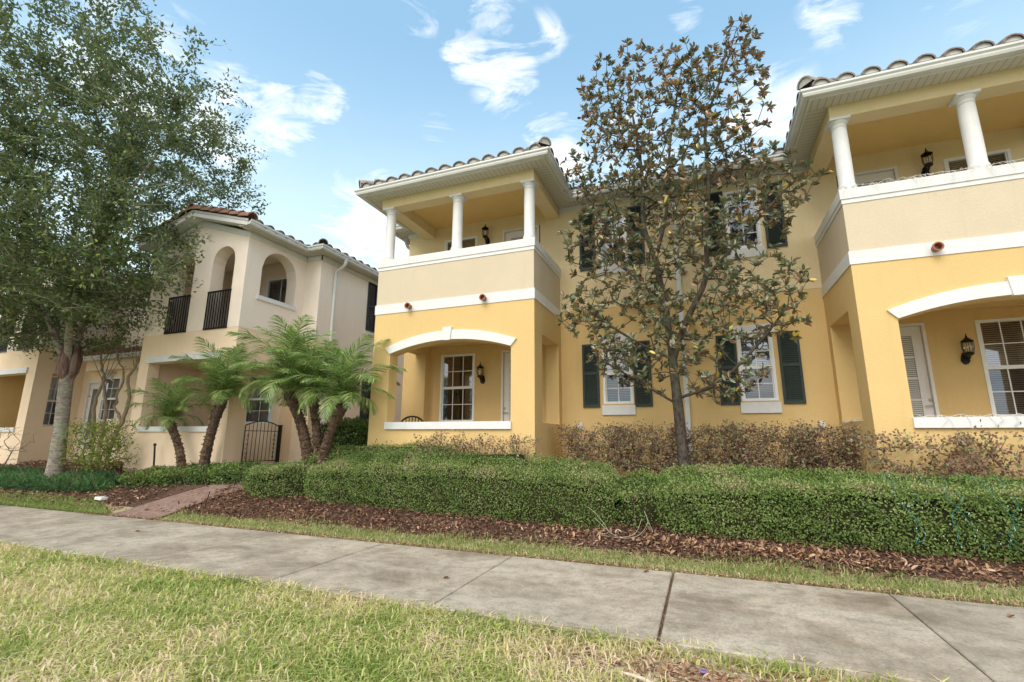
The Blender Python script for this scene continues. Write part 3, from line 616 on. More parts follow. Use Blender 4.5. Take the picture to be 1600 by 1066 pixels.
# ------------------------------------------------------------------ cream house
LX=-10.74; LB=-10.17; YL=8.40
lh=thing('town_house','cream and peach stucco town house with a red tiled gable and black balcony railings','town house',(LX,YL,.7))
def hl(o): return keep(o,lh)
lo=MB(); uo=MB(); tr=MB()
def round_arch(a,b,spring): 
    c=(a+b)/2; w=abs(b-a)/2; return lambda u: spring+math.sqrt(max(0,w*w-(u-c)**2))
def porch_block(xr,side_gate=True):
    def tbox(name,*a): q=MB(); q.box(*a); hl(q.build(name,M['white']))
    tr=MB(); up2=MB()
    xl=xr-3.66
    wall(lo,'x',YL,YL+.3,xl,xr,.45,4.25,[(xr-3.26,xr-.48,1.74,3.48)])
    if side_gate: wall(lo,'y',xr,xr-.3,YL+.3,10.4,.45,4.25,[(8.9,9.95,.86,3.35)])
    else: wall(lo,'y',xr,xr-.3,YL+.3,9.7,.45,4.25,[(8.84,9.5,1.80,3.5)])
    wall(lo,'y',xl,xl+.3,YL+.3,10.4,.45,4.25)
    tbox('porch_sill',xr-3.28,xr-.46,YL-.05,YL+.32,1.63,1.76); tbox('porch_header',xr-3.32,xr-.42,YL-.05,YL+.02,3.47,3.64)
    A=(xr-1.25,xr-.42); B=(xr-2.78,xr-1.95)
    wall(uo,'x',YL-.006,YL+.35,xl-.006,xr+.006,4.25,6.82,[(A[0],A[1],4.26,round_arch(*A,6.10)),(B[0],B[1],4.26,round_arch(*B,6.10))])
    wall(uo,'y',xr+.006,xr-.35,YL+.35,10.4,4.25,6.82,[(8.88,10.06,5.20,round_arch(8.88,10.06,5.97))])
    wall(uo,'y',xl-.006,xl+.35,YL+.35,10.4,4.25,6.82)
    tbox('opening_sill',xr-.36,xr+.04,8.80,10.12,5.08,5.20)
    lo.box(xl+.3,xr-.3,YL+.3,10.3,4.0,4.2)
    uo.box(xl+.35,xr-.35,YL+.35,10.3,6.75,6.8)
    # gable
    c=(xl+xr)/2; za=6.82; h=.29*(xr-c)
    uo.prism([(xl,za),(xr,za),(c,za+h)],lambda p,s:(p[0],YL+.35*s,p[1]))
    rk=[(xr+.31,6.80),(c,6.80+.29*(xr+.31-c)),(xl-.31,6.80)]
    for sg in (1,-1):
        e=(c+sg*(xr+.31-c)); 
        tr.hexa([(e,YL-.36,6.79),(c,YL-.36,rk[1][1]-.01),(c,YL-.36,rk[1][1]+.17),(e,YL-.36,6.97)],[(e,YL-.33,6.79),(c,YL-.33,rk[1][1]-.01),(c,YL-.33,rk[1][1]+.17),(e,YL-.33,6.97)])
        tr.hexa([(e,YL-.33,6.80),(c,YL-.33,rk[1][1]),(c,YL-.33,rk[1][1]+.02),(e,YL-.33,6.82)],[(e,YL,6.80),(c,YL,rk[1][1]),(c,YL,rk[1][1]+.02),(e,YL,6.82)])
        tr.hexa([(xr if sg>0 else xl,YL-.03,6.66),(c,YL-.03,rk[1][1]-.16),(c,YL-.03,rk[1][1]),(xr if sg>0 else xl,YL-.03,6.80)],[(xr if sg>0 else xl,YL-.005,6.66),(c,YL-.005,rk[1][1]-.16),(c,YL-.005,rk[1][1]),(xr if sg>0 else xl,YL-.005,6.80)])
    hl(tr.build('rake_board',M['white']))
    return A,B,c,xl
blocks=[porch_block(LX),porch_block(-19.44,False)]
# body
HW=[(-18.3,-17.4,2.0,3.4),(-19.1,-18.45,1.1,3.3)]
wall(lo,'x',9.7,10.0,-19.44,-14.40,.45,4.25,HW)
wall(lo,'x',10.4,10.7,-14.40,LX,.45,4.25,[(LX-1.9,LX-.75,1.9,3.3),(LX-3.2,LX-2.3,1.1,3.3)]); wall(uo,'x',10.4,10.7,-26,LX,4.25,6.82,[(LX-1.55,LX-.4,5.0,6.3)])
wall(lo,'x',10.4,10.7,-26,-19.7,.45,4.25)
wall(lo,'x',10.4,10.7,LX,LB,.45,4.25); wall(uo,'x',10.4,10.7,LX,LB,4.25,6.82)
wall(uo,'y',LB,LB-.3,10.7,22,.45,6.82,[(12.56,13.03,5.0,6.67),(12.56,13.03,2.0,3.3)])
tr.box(LX+.03,LB+.03,10.37,10.4,6.66,6.80)
tr.box(LX,LX+.03,YL,10.37,6.66,6.80); tr.box(LB,LB+.03,10.37,22,6.66,6.80)
hl(lo.build('lower_wall',M['peach'])); hl(uo.build('upper_wall',M['ivory'])); hl(tr.build('frieze',M['white']))
yb=MB(); yb.box(-22.79,-19.8,10.30,10.39,1.1,3.9); yb.box(-22.79,-22.75,8.71,10.3,1.1,3.9); hl(yb.build('porch_back_wall',M['gold']))
def hwin(*a,**k): o=window(None,*a,**k); return hl(o)
hwin(-18.3,-17.4,9.7,2.0,3.4,2,2); hwin(LX-1.9,LX-.75,10.4,1.9,3.3,2,2); hwin(LX-1.55,LX-.4,10.4,5.0,6.3,2,1,hung=False); hwin(8.9,9.45,-19.80,1.82,3.45,2,2,ax='y')

for za,zb in ((5.0,6.67),(2.0,3.3)):
    q=MB(); ya,yb2=12.56,13.03; q.box(LB-.03,LB+.035,ya,ya+.06,za,zb); q.box(LB-.03,LB+.035,yb2-.06,yb2,za,zb)
    for a,b in ((za,za+.06),(zb-.06,zb),((za+zb)/2-.03,(za+zb)/2+.03)): q.box(LB-.03,LB+.033,ya+.06,yb2-.06,a,b)
    zz=za+.08
    while zz<zb-.07: q.add([(LB+.005,ya+.06,zz+.02),(LB+.005,yb2-.06,zz+.02),(LB+.03,yb2-.06,zz-.015),(LB+.03,ya+.06,zz-.015)],[(0,1,2,3)]); zz+=.035
    hl(q.build('louvre_panel',M['navy']))
for xa,xb,y in ((-19.1,-18.45,9.7),(LX-3.2,LX-2.3,10.4)):
    d=MB(); d.box(xa,xb,y+.05,y+.1,1.1,3.3); d.box(xa,xa+.05,y-.01,y+.05,1.1,3.3); d.box(xb-.05,xb,y-.01,y+.05,1.1,3.3); d.box(xa+.05,xb-.05,y-.01,y+.05,3.25,3.3); do=hl(d.build('door',M['door']))
    q=MB(); q.add([(xa+.2,y+.045,1.5),(xb-.2,y+.045,1.5),(xb-.2,y+.045,3.05),(xa+.2,y+.045,3.05)],[(0,1,2,3)]); q.build('door_glass',M['curtain'],do)
    q=MB(); q.lathe([(.01,0),(.03,.01),(.03,.04),(.01,.05)],(xb-.12,y+.02,2.05),10); q.build('handle',M['brass'],do,True)
for x0_,x1_,z0_ in ((12.5,13.09,4.92),(12.5,13.09,1.92)): q=MB(); q.box(LB,LB+.04,x0_,x1_,z0_-.08,z0_+.02); hl(q.build('window_sill',M['white']))
# pent roof over the entry
pr_=MB(); pr_.add([(-18.9,9.3,4.02),(-14.4,9.3,4.02),(-14.4,10.4,4.46),(-18.9,10.4,4.46)],[(0,1,2,3)],1)
tiles(pr_,(-18.9,9.3,4.04),(1,0),(0,1),13,.346,.4,lambda t:(0,1.1)); cap_tiles(pr_,(-18.95,9.25,4.1),(-18.95,10.4,4.55)); hl(pr_.build('entry_roof',[M['red'],M['mortar']]))
q=MB(); q.box(-18.9,-14.4,9.45,9.7,3.62,3.94); hl(q.build('entry_beam',M['peach']))
q=MB(); q.sweep([(o,z+3.93) for o,z in GUTP],[(-18.9,9.3),(-14.4,9.3)]); hl(q.build('gutter',M['gut']))
for x in (-17.95,-16.4,-15.2):
    q=MB(); q.prism([(9.7,3.62),(9.42,3.62),(9.42,3.55),(9.5,3.48),(9.58,3.44),(9.62,3.36),(9.7,3.3)],lambda p,s:(x+.12*s,p[0],p[1])); hl(q.build('corbel',M['white']))
# railings
for A,B,c,xl in blocks:
    for a,b in (A,B):
        r=MB(); r.box(a-.02,b+.02,YL-.03,YL+.0,5.24,5.28); r.box(a-.02,b+.02,YL-.03,YL+.0,4.24,4.275); n=9
        for k in range(n+1):
            x=a+(b-a)*k/n; r.box(x-.011,x+.011,YL-.028,YL-.004,4.26,5.25)
        for k in range(n):
            x=a+(b-a)*(k+.5)/n; r.tube([(x,YL-.016,4.28),(x,YL-.016,5.24)],.0055,4)
        hl(r.build('railing',M['black']))
# roof of the cream house
gm=MB(); ZL=6.84
e1=[(LX+.33,YL-.36),(LX+.33,10.05),(LB+.33,10.05),(LB+.33,22)]
gm.sweep([(o,z+ZL-.03) for o,z in GUTP],e1[::1]); hl(gm.build('gutter',M['gut']))
sm=MB(); sm.box(LX-.0,LX+.31,YL-.33,10.4,ZL-.03,ZL-.012); sm.box(LX+.31,LB+.31,10.07,10.4,ZL-.03,ZL-.012); sm.box(LB,LB+.31,10.4,22,ZL-.031,ZL-.013); hl(sm.build('soffit',M['sofy']))
rt_=MB(); S=.29
for A,B,c,xl in blocks:
    hw=(c-xl)+.33; e=c+hw; w_=c-hw
    rt_.add([(e,YL-.38,ZL+.06),(c,YL-.38,ZL+.06+hw*S),(c,13,ZL+.06+hw*S),(e,13,ZL+.06),(w_,YL-.38,ZL+.06),(w_,13,ZL+.06)],[(0,1,2,3),(1,4,5,2)],1)
    n=16; Ls=10.4-(YL-.38)+.0; tiles(rt_,(e,YL-.38+.12,ZL+.08),(0,1),(-1,0),int(4.4/.345),.345,S,lambda t:(max(0,t-2.0),hw))
    tiles(rt_,(w_,YL-.38+.12,ZL+.08),(0,1),(1,0),int(4.4/.345),.345,S,lambda t:(max(0,t-2.0),hw))
body=[(LB+.33,10.05),( -26,10.05)]
Dm=5.5
rt_.add([(LB+.33,10.05,ZL+.06),(-27,10.05,ZL+.06),(-27,10.05+Dm,ZL+.06+Dm*S),(LB+.33-Dm,10.05+Dm,ZL+.06+Dm*S),(LB+.33,22,ZL+.06),(-27,22,ZL+.06)],[(0,1,2,3),(0,3,4),(3,2,5,4)],1)
tiles(rt_,(LB+.33,10.05,ZL+.08),(0,1),(-1,0),34,.345,S,lambda t:(0,min(Dm,t,12-t)))
tiles(rt_,(LB+.33,10.05,ZL+.08),(-1,0),(0,1),47,.345,S,lambda t:((0 if t<.5 or 4.4<t<9.0 else 2.2),min(Dm,t)))
cap_tiles(rt_,(LB+.36,10.02,ZL+.12),(LB+.33-Dm,10.05+Dm,ZL+.12+Dm*S))
hl(rt_.build('roof',[M['tile'],M['mortar']]))
for A,B,c,xl in blocks:
    rk=MB(); hw=(c-xl)+.33
    for sg in (1,-1): cap_tiles(rk,(c+sg*(hw+.03),YL-.28,ZL+.13),(c,YL-.28,ZL+.13+hw*S),r=.16,row=.36)
    cap_tiles(rk,(c,YL-.42,ZL+.14+hw*S),(c,12.5,ZL+.14+hw*S),r=.13)
    hl(rk.build('rake_tiles',M['red']))
q=MB(); q.tube([(LB+.40,10.95,ZL-.02),(LB+.40,10.95,ZL-.14),(LB+.32,10.95,ZL-.25),(LB+.08,10.95,ZL-.36),(LB+.06,10.95,ZL-.55),(LB+.06,10.95,.75)],.05,10); hl(q.build('downspout',M['gut'],None,True,60))
# ------------------------------------------------------------------ iron gate
gt_=thing('iron_gate','black wrought iron gate with scrolls and arched top in the side of the cream porch','gate',(LX+.04,9.43,.86))
fr=MB(); gx_=.0; y0,y1=-.53,.50; topz=lambda y:.93+.12*(1-((y+.015)/.52)**2)
P=[(0,y,topz(y)) for y in np.linspace(y0,y1,14)]
fr.tube(P,.014,6); fr.tube([(0,y0,.04),(0,y1,.04)],.013,6); fr.tube([(0,y0,0),(0,y0,topz(y0))],.014,6); fr.tube([(0,y1,0),(0,y1,topz(y1))],.014,6); fr.tube([(0,y0,.80),(0,y1,.80)],.009,5)
fr.build('frame',M['black'],gt_,True,50)
for k in range(1,9):
    y=y0+(y1-y0)*k/9; q=MB(); q.tube([(0,y,.04),(0,y,topz(y))],.0075,6); q.build('bar',M['black'],gt_,True)
for yc in (y0+.075+.02,y1-.115):
    q=MB()
    for zc in (.18,.40,.62):
        for sg in (1,-1):
            pts=[(0,yc+sg*.0+.035*sg*(1-t/7)*math.cos(t*1.0)*1.0,zc+sg*.055+.045*(1-t/7)*math.sin(t)) for t in np.linspace(0,5.5,14)]; q.tube(pts,.006,5)
    q.build('scroll',M['black'],gt_,True)
q=MB(); q.box(-.035,.035,y1+.015,y1+.09,-.02,.95); q.box(-.045,.045,y1+.005,y1+.10,.95,.97); q.build('post',M['black'],gt_)
# ------------------------------------------------------------------ porch chairs
def chair(name,label,loc,rz):
    t=thing(name,label,'chair',loc,'slatted porch chairs'); t.rotation_euler=(0,0,rz)
    s=MB(); s.box(-.26,.26,-.24,.24,.40,.44); s.build('seat',M['black'],t)
    for sx in (-1,1):
        for sy in (-1,1): l=MB(); l.tube([(sx*.23,sy*.21,.40),(sx*.25,sy*.24,0)],.018,6); l.build('leg',M['black'],t)
    b=MB(); pts=[(.29*math.cos(a),.24,.62+.24*math.sin(a)) for a in np.linspace(0,PI,14)]; b.tube([(.29,.24,.44)]+pts+[(-.29,.24,.44)],.020,6)
    for k in range(1,8): x=-.29+.58*k/8; b.tube([(x,.24,.44),(x,.24,.62+.24*math.sqrt(1-(x/.29)**2))],.010,5)
    b.build('backrest',M['black'],t); return t
chair('porch_chair','black chair with arched slatted back behind the sill of the yellow arched porch',(-6.03,9.1,1.12),.25)
chair('porch_chair','black chair back peeping over the sill of the far left porch with a yellow wall',(-21.5,9.1,1.02),-.1)
# outlets
for x,lb in ((-2.45,'small white outlet cover on the yellow wall left of the magnolia'),(2.02,'small white outlet cover on the yellow wall beside the right porch')):
    t=MB(); t.box(x-.05,x+.05,YM-.035,YM-.002,1.70,1.84); t.box(x-.035,x+.035,YM-.06,YM-.035,1.715,1.80); o=t.build('outlet_cover',M['outlet']); keep(o,yh); 
# ------------------------------------------------------------------ leaves and wood
def leaves(cen,dirs,nors,ln,wd,fold=.15,six=False):
    """diamond (or six-point) leaves; returns verts, faces(quads), per-leaf count of faces"""
    n=len(cen); d=nrm(dirs); s=nrm(np.cross(d,nors)); u=np.cross(s,d); ln=np.broadcast_to(ln,(n,))[:,None]; wd=np.broadcast_to(wd,(n,))[:,None]
    if not six:
        v=np.stack([cen,cen+d*ln*.45+s*wd*.5+u*wd*fold,cen+d*ln,cen+d*ln*.45-s*wd*.5+u*wd*fold],1)
        f=np.arange(n*4).reshape(n,4); return v.reshape(-1,3),f,1
    v=np.stack([cen,cen+d*ln*.3+s*wd*.42+u*wd*fold,cen+d*ln*.7+s*wd*.42+u*wd*fold,cen+d*ln-u*ln*.06,cen+d*ln*.7-s*wd*.42+u*wd*fold,cen+d*ln*.3-s*wd*.42+u*wd*fold],1)
    b=np.arange(n)[:,None]*6; f=np.concatenate([b+np.array([[0,1,2,3]]),b+np.array([[0,3,4,5]])],1).reshape(-1,4)
    return v.reshape(-1,3),f,2
def rv(n): return nrm(RNG.normal(size=(n,3)))
def grow(skel,tips,step=.2,jit=.04,upw=.5,r0=.006,expo=.43,rmax=None,sag=0.0,order=None):
    """skel: list of polylines (first = trunk; others start on a previous one). returns tubes, node info"""
    pos=[];par=[]
    for pl in skel:
        pts=cr(pl,6) if len(pl)>2 else [np.array(p,float) for p in pl]
        pts=[np.array(p[:3],float) for p in pts]
        if pos:
            P=np.array(pos); last=int(np.argmin(np.linalg.norm(P-pts[0],axis=1)))
        else: last=-1
        for p in pts: pos.append(p); par.append(last); last=len(pos)-1
    tips=np.array(tips); sk=np.array(pos); dist=np.min(np.linalg.norm(tips[:,None]-sk[None],axis=2),axis=1); tips=tips[np.argsort(dist)]
    tipn=[]
    for t in tips:
        P=np.array(pos); dv=t-P; dd=np.linalg.norm(dv,axis=1); pen=np.where(dv[:,2]<0,upw*(-dv[:,2])*1.5,0)+np.where(dd<step*.5,.1,0)
        k=int(np.argmin(dd+pen)); last=k; n=max(1,int(dd[k]/step)); a=P[k]
        mid=np.array([0,0,-sag*dd[k]])
        for i in range(1,n+1):
            q=a+(t-a)*i/n+mid*4*(i/n)*(1-i/n)
            if i<n: q=q+RNG.normal(size=3)*jit
            pos.append(q); par.append(last); last=len(pos)-1
        tipn.append(last)
    n=len(pos); w=np.zeros(n)
    for t in tipn: w[t]+=1
    for i in range(n-1,0,-1):
        if par[i]>=0: w[par[i]]+=w[i]
    rad=r0*np.maximum(w,1)**expo
    if rmax is not None: rad=np.minimum(rad,rmax)
    return pos,par,rad,tipn,w
def wood(mb,pos,par,rad,nskip=0,sides=5):
    n=len(pos); ch=[[] for _ in range(n)]
    for i,p in enumerate(par):
        if p>=0: ch[p].append(i)
    starts=[i for i in range(n) if par[i]<0]; st=list((i,None) for i in starts)
    while st:
        i,pre=st.pop(); pts=[];rs=[]
        if pre is not None: pts.append(pos[pre]); rs.append(min(rad[pre],rad[i]*1.15))
        while True:
            pts.append(pos[i]); rs.append(rad[i])
            if not ch[i]: break
            c=sorted(ch[i],key=lambda k:-rad[k])
            for k in c[1:]: st.append((k,i))
            i=c[0]
        if len(pts)>1: mb.tube(pts,rs,sides if rs[0]<.05 else 10,cap=False)
def inpoly(px,py,poly):
    poly=np.array(poly); n=len(poly); c=np.zeros(len(px),bool); j=n-1
    for i in range(n):
        xi,yi=poly[i];xj,yj=poly[j]
        m=((yi>py)!=(yj>py))&(px<(xj-xi)*(py-yi)/(yj-yi+1e-12)+xi); c^=m; j=i
    return c
def spaced(P,d):
    out=[]; 
    for p in P:
        if not out or np.min(np.sum((np.array(out)-p)**2,axis=1))>d*d: out.append(p)
    return np.array(out)
# ------------------------------------------------------------------ magnolia
MX,MY=-.36,8.9
crown=[(-2.55,3.95),(-2.0,4.4),(-2.42,5.5),(-1.75,5.95),(-2.35,7.0),(-1.75,7.35),(-2.02,8.6),(-1.35,9.2),(-.85,9.25),(-.35,8.95),(.05,9.35),(.35,9.2),(.85,9.05),(1.12,9.5),(1.5,8.9),(1.6,7.6),(1.15,7.1),(1.2,6.75),(2.15,6.25),(2.25,5.9),(1.7,5.35),(1.45,4.7),(1.85,4.15),(1.75,3.85),(1.8,3.35),(1.1,3.2),(1.0,2.45),(.3,2.1),(-.45,2.2),(-1.4,2.55),(-1.95,2.9),(-1.7,3.3),(-2.4,3.6)]
cand=np.stack([RNG.uniform(-2.6,2.3,9000),RNG.uniform(2.1,9.5,9000)],1); cand=cand[inpoly(cand[:,0],cand[:,1],crown)]
hw=np.interp(cand[:,1],[2,3.5,6,8,9.6],[.9,1.45,1.3,1.2,.5]); ax_=np.clip(1-(np.abs(cand[:,0]-MX)/2.7)**2,.15,1)
yy=MY+RNG.uniform(-1,1,len(cand))*hw*ax_
tips=np.stack([cand[:,0]*yy/MY+0*yy+ (MX*(1-yy/MY)),yy,cand[:,1]+0*yy],1)
keepm=RNG.random(len(tips))<np.interp(tips[:,2],[2,3,4.5,6,9],[.3,.5,.72,1,1]); pn=np.sin(tips[:,0]*3.9+tips[:,2]*2.3+1)+np.sin(tips[:,2]*4.1-tips[:,0]*2.2)+np.sin(tips[:,1]*5+tips[:,0]*1.3); keepm&=(pn>-.7); tips=spaced(tips[keepm],.195)
skel=[[(-.30,8.9,.62),(-.35,8.9,1.3),(-.38,8.9,2.1),(-.42,8.9,2.9),(-.48,8.92,3.8)],
 [(-.48,8.92,3.8),(-.62,8.95,4.8),(-.80,8.95,5.6),(-.78,9.0,6.6),(-.9,9.0,8.0),(-1.0,9.0,8.9)],
 [(-.40,8.9,2.9),(-.18,8.85,3.5),(.22,8.8,4.3),(.30,8.85,5.2),(.42,8.85,6.3),(.45,8.9,7.4),(.9,8.9,8.6),(1.15,8.9,9.35)],
 [(-.62,8.95,4.8),(-.35,8.85,5.8),(-.2,8.8,7.2),(.1,8.8,8.7)],
 [(-.38,8.9,2.2),(.3,8.75,2.45),(.9,8.6,3.0),(1.4,8.5,3.6)],[(-.42,8.9,2.9),(-1.1,8.8,3.3),(-1.9,8.7,3.9)],[(.22,8.8,4.3),(.9,8.7,5.0),(1.6,8.65,5.7)],[(-.5,8.9,4.0),(-1.3,8.85,4.8),(-2.0,8.8,5.3)],[(-.38,8.9,2.1),(-1.0,8.8,2.5),(-1.6,8.7,2.9)]]
pos,par,rad,tipn,w=grow(skel,tips,.17,.035,.6,.0042,.41)
rad=np.array(rad); rad[:14]=np.maximum(rad[:14],.088)
for i in range(60): 
    if pos[i][2]<1.0: rad[i]=max(rad[i],.108)
wb=MB(); wood(wb,pos,par,rad)
mg=thing('magnolia_tree','tall open magnolia with bronze-backed leaves standing in front of the yellow wall and its downspout','tree',(-.33,8.9,.6))
keep(wb.build('trunk',M['magbark'],None,True),mg)
cs=[];ds=[];PA=np.array(pos)
extra=[i for i in range(len(pos)) if w[i]<=2 and RNG.random()<.42 and pos[i][2]>2.2]
for t in list(tipn)+extra:
    p=PA[t]; q=PA[par[t]]; d=p-q; d/=np.linalg.norm(d)+1e-9; d=nrm(d+np.array([0,0,.45])); k=RNG.integers(7,12) if t in tipn else RNG.integers(2,5)
    r=rv(k); r-=np.outer(r@d,d); r=nrm(r); ds.append(nrm(d*RNG.uniform(.1,1.1,(k,1))+r)); cs.append(np.tile(p,(k,1))+d*RNG.uniform(-.06,.03,(k,1)))
cs=np.concatenate(cs); ds=np.concatenate(ds); n=len(cs); nr=nrm(np.array([0,-.25,.75])+RNG.normal(0,.75,(n,3)))
v,f_,c_=leaves(cs,ds,nr,RNG.uniform(.085,.145,n),RNG.uniform(.038,.058,n),.12,True)
rr_=np.where(RNG.random(n)<.02,1.0,np.clip(RNG.random(n)*.9+(6.0-cs[:,2])*.085+.14*np.sin(cs[:,0]*4+cs[:,2]*3),0,.95))
npmesh('crown',v-np.array(mg.location),f_,M['magleaf'],np.repeat(rr_,c_),mg)
# ------------------------------------------------------------------ oak on the left
ok=thing('oak_tree','large spreading oak with a mossy pale trunk and dense small green leaves at the left','tree',(-15.75,7.6,.45))
LOB=[((-15.6,7.2,9.2),(4.6,4.2,4.2),1.0),((-15.6,6.0,6.6),(4.2,3.6,2.2),1.0),((-12.7,6.4,6.1),(2.3,2.2,1.6),.9),((-12.6,6.6,9.6),(2.6,2.6,2.9),.9),((-18.6,6.4,6.4),(3.2,3,2.2),.8),((-14.8,5.4,10.6),(3.2,2.8,2.6),.7),((-17.4,4.6,8.2),(3.0,2.4,3.0),.7),((-16.2,7.2,5.0),(3.8,3.0,1.2),1.0),((-13.4,6.5,5.0),(2.9,2,1.0),1.1),((-12.4,6.2,5.7),(1.9,1.6,1.1),.7),((-14.6,4.6,5.6),(2.4,1.8,1.6),.9),((-19.5,6.6,5.2),(3.2,2.4,1.5),.9),((-17.2,5.0,5.0),(2.6,2.0,1.1),1.0)]
KL=46
T=[]
for c_,r_,dn in LOB:
    m=int(dn*r_[0]*r_[1]*r_[2]*26)+60; u=rv(m)*np.power(RNG.random((m,1)),.42); T.append(np.array(c_)+u*np.array(r_))
T=np.concatenate(T); RNG.shuffle(T); T=T[:17000]; T=T[(np.sin(T[:,0]*1.7+T[:,2]*.9)+np.sin(T[:,2]*2.1-T[:,0]*.6+1)+np.sin(T[:,1]*1.9+T[:,2]*1.1))<9]; T=T[(np.sin(T[:,0]*2.3+T[:,2]*1.9)+np.sin(T[:,2]*2.9-T[:,0]*1.1+1)+np.sin(T[:,1]*2.4+T[:,2]*1.7))>-1.15]; T=T[(T[:,0]<-12.6)|(RNG.random(len(T))<.45)]; T=spaced(T,.36)
skel=[[(-15.72,7.6,.3),(-15.80,7.6,1.4),(-15.95,7.6,2.5),(-16.05,7.6,3.3)],
 [(-16.05,7.6,3.3),(-15.5,7.2,4.6),(-14.3,6.8,6.2),(-13.0,6.6,8.2)],[(-16.05,7.6,3.3),(-16.3,7.0,4.8),(-16.2,6.2,6.8),(-15.6,5.8,9.0)],[(-16.05,7.6,3.3),(-16.9,7.3,4.8),(-18.2,6.8,6.4),(-19.2,6.4,8.0)],
 [(-16.05,7.6,3.3),(-16.0,7.8,5.5),(-15.7,7.7,8.0),(-15.5,7.5,11.0)],[(-15.5,7.2,4.6),(-14.2,6.6,5.2),(-12.8,6.3,5.6)],[(-14.3,6.8,6.2),(-12.6,6.6,7.6),(-11.4,6.6,8.8)]]
pos,par,rad,tipn,w=grow(skel,T,.3,.06,.5,.0045,.46,.17)
rad=np.array(rad); PA=np.array(pos)
for i in range(len(pos)):
    if PA[i][2]<3.35 and w[i]>50: rad[i]=np.interp(PA[i][2],[.3,.8,1.6,3.2],[.22,.175,.155,.15])
wb=MB(); wood(wb,pos,par,rad); 
keep(wb.build('trunk',M['oakbark'],None,True),ok)
sc_=MB()
for a_ in (-.5,.55,1.7,-1.9,2.9):
    d=np.array((math.sin(a_),-math.cos(a_),0)); b0=np.array((-16.03,7.6,3.0))+d*.09
    sc_.tube([b0,b0+d*.07+np.array((0,0,.25)),b0+d*.10+np.array((0,0,.6)),b0+d*.06+np.array((0,0,.95))],[.06,.085,.085,.06],9)
keep(sc_.build('pruned_limb',M['scar'],None,True),ok)
cs=[];ds=[]
for t in tipn:
    p=PA[t]; chain=[t]; 
    for _ in range(3):
        if par[chain[-1]]>=0: chain.append(par[chain[-1]])
    k=KL; seg=RNG.integers(0,len(chain)-1,k); a=PA[np.array(chain)[seg]]; b=PA[np.array(chain)[seg+1]]; u=RNG.random((k,1))
    cs.append(a+(b-a)*u+RNG.normal(0,.10,(k,3))); ds.append(nrm((PA[chain[0]]-PA[chain[-1]])*0.6+RNG.normal(0,.55,(k,3))+np.array([0,0,-.15])))
cs=np.concatenate(cs); ds=np.concatenate(ds); n=len(cs); nr=nrm(np.array([0,0,1.])+RNG.normal(0,.55,(n,3)))
v,f_,c_=leaves(cs,ds,nr,RNG.uniform(.09,.145,n),RNG.uniform(.042,.068,n),.15)
npmesh('crown',v-np.array(ok.location),f_,M['oakleaf'],np.clip(RNG.random(n)*.8+.2*np.repeat(RNG.random(len(tipn)),KL),0,1),ok)
print('oak leaves',n,'tips',len(tipn))
# ------------------------------------------------------------------ bare crape myrtle
my=thing('crape_myrtle','bare multi-stemmed crape myrtle beside the oak trunk','tree',(-16.3,8.9,.68))
mb=MB()
for pl,r in (([(-16.75,8.85,.6),(-16.7,8.85,1.3),(-16.9,8.85,2.0),(-16.85,8.8,2.6),(-16.5,8.8,3.2)],.07),([(-16.35,8.85,.6),(-16.3,8.8,1.2),(-16.25,8.8,1.7),(-16.35,8.8,2.5),(-16.6,8.8,3.1),(-16.9,8.8,3.7)],.06),([(-15.95,8.85,.6),(-15.75,8.8,1.3),(-15.45,8.8,1.9),(-15.3,8.8,2.6),(-15.5,8.8,3.1),(-15.1,8.8,3.7)],.065),([(-15.45,8.8,1.9),(-15.9,8.8,2.5),(-15.7,8.8,3.2),(-16.2,8.8,3.9)],.04)):
    p=[q+RNG.normal(0,.015,3) for q in cr(pl,5)]; mb.tube(p,[r*(1-.5*i/len(p)) for i in range(len(p))],8)
    e=p[-1]
    for k in range(5):
        a=np.array([RNG.normal(0,.35),RNG.normal(0,.25),1.0]); mb.tube([p[-1-k//2],p[-1-k//2]+a*.5+RNG.normal(0,.04,3),p[-1-k//2]+a*1.25+RNG.normal(0,.08,3)],[.014,.009,.004],5)
keep(mb.build('trunk',M['myrtle'],None,True),my)
n=26; c0=np.array([-15.9,8.8,3.3])+RNG.normal(0,1,(n,3))*np.array([.6,.3,.5]); v,f_,c_=leaves(c0,rv(n)+np.array([0,0,-.3]),rv(n),.10,.06); npmesh('crown',v-np.array(my.location),f_,M['nandina'],np.full(n,.97),my)
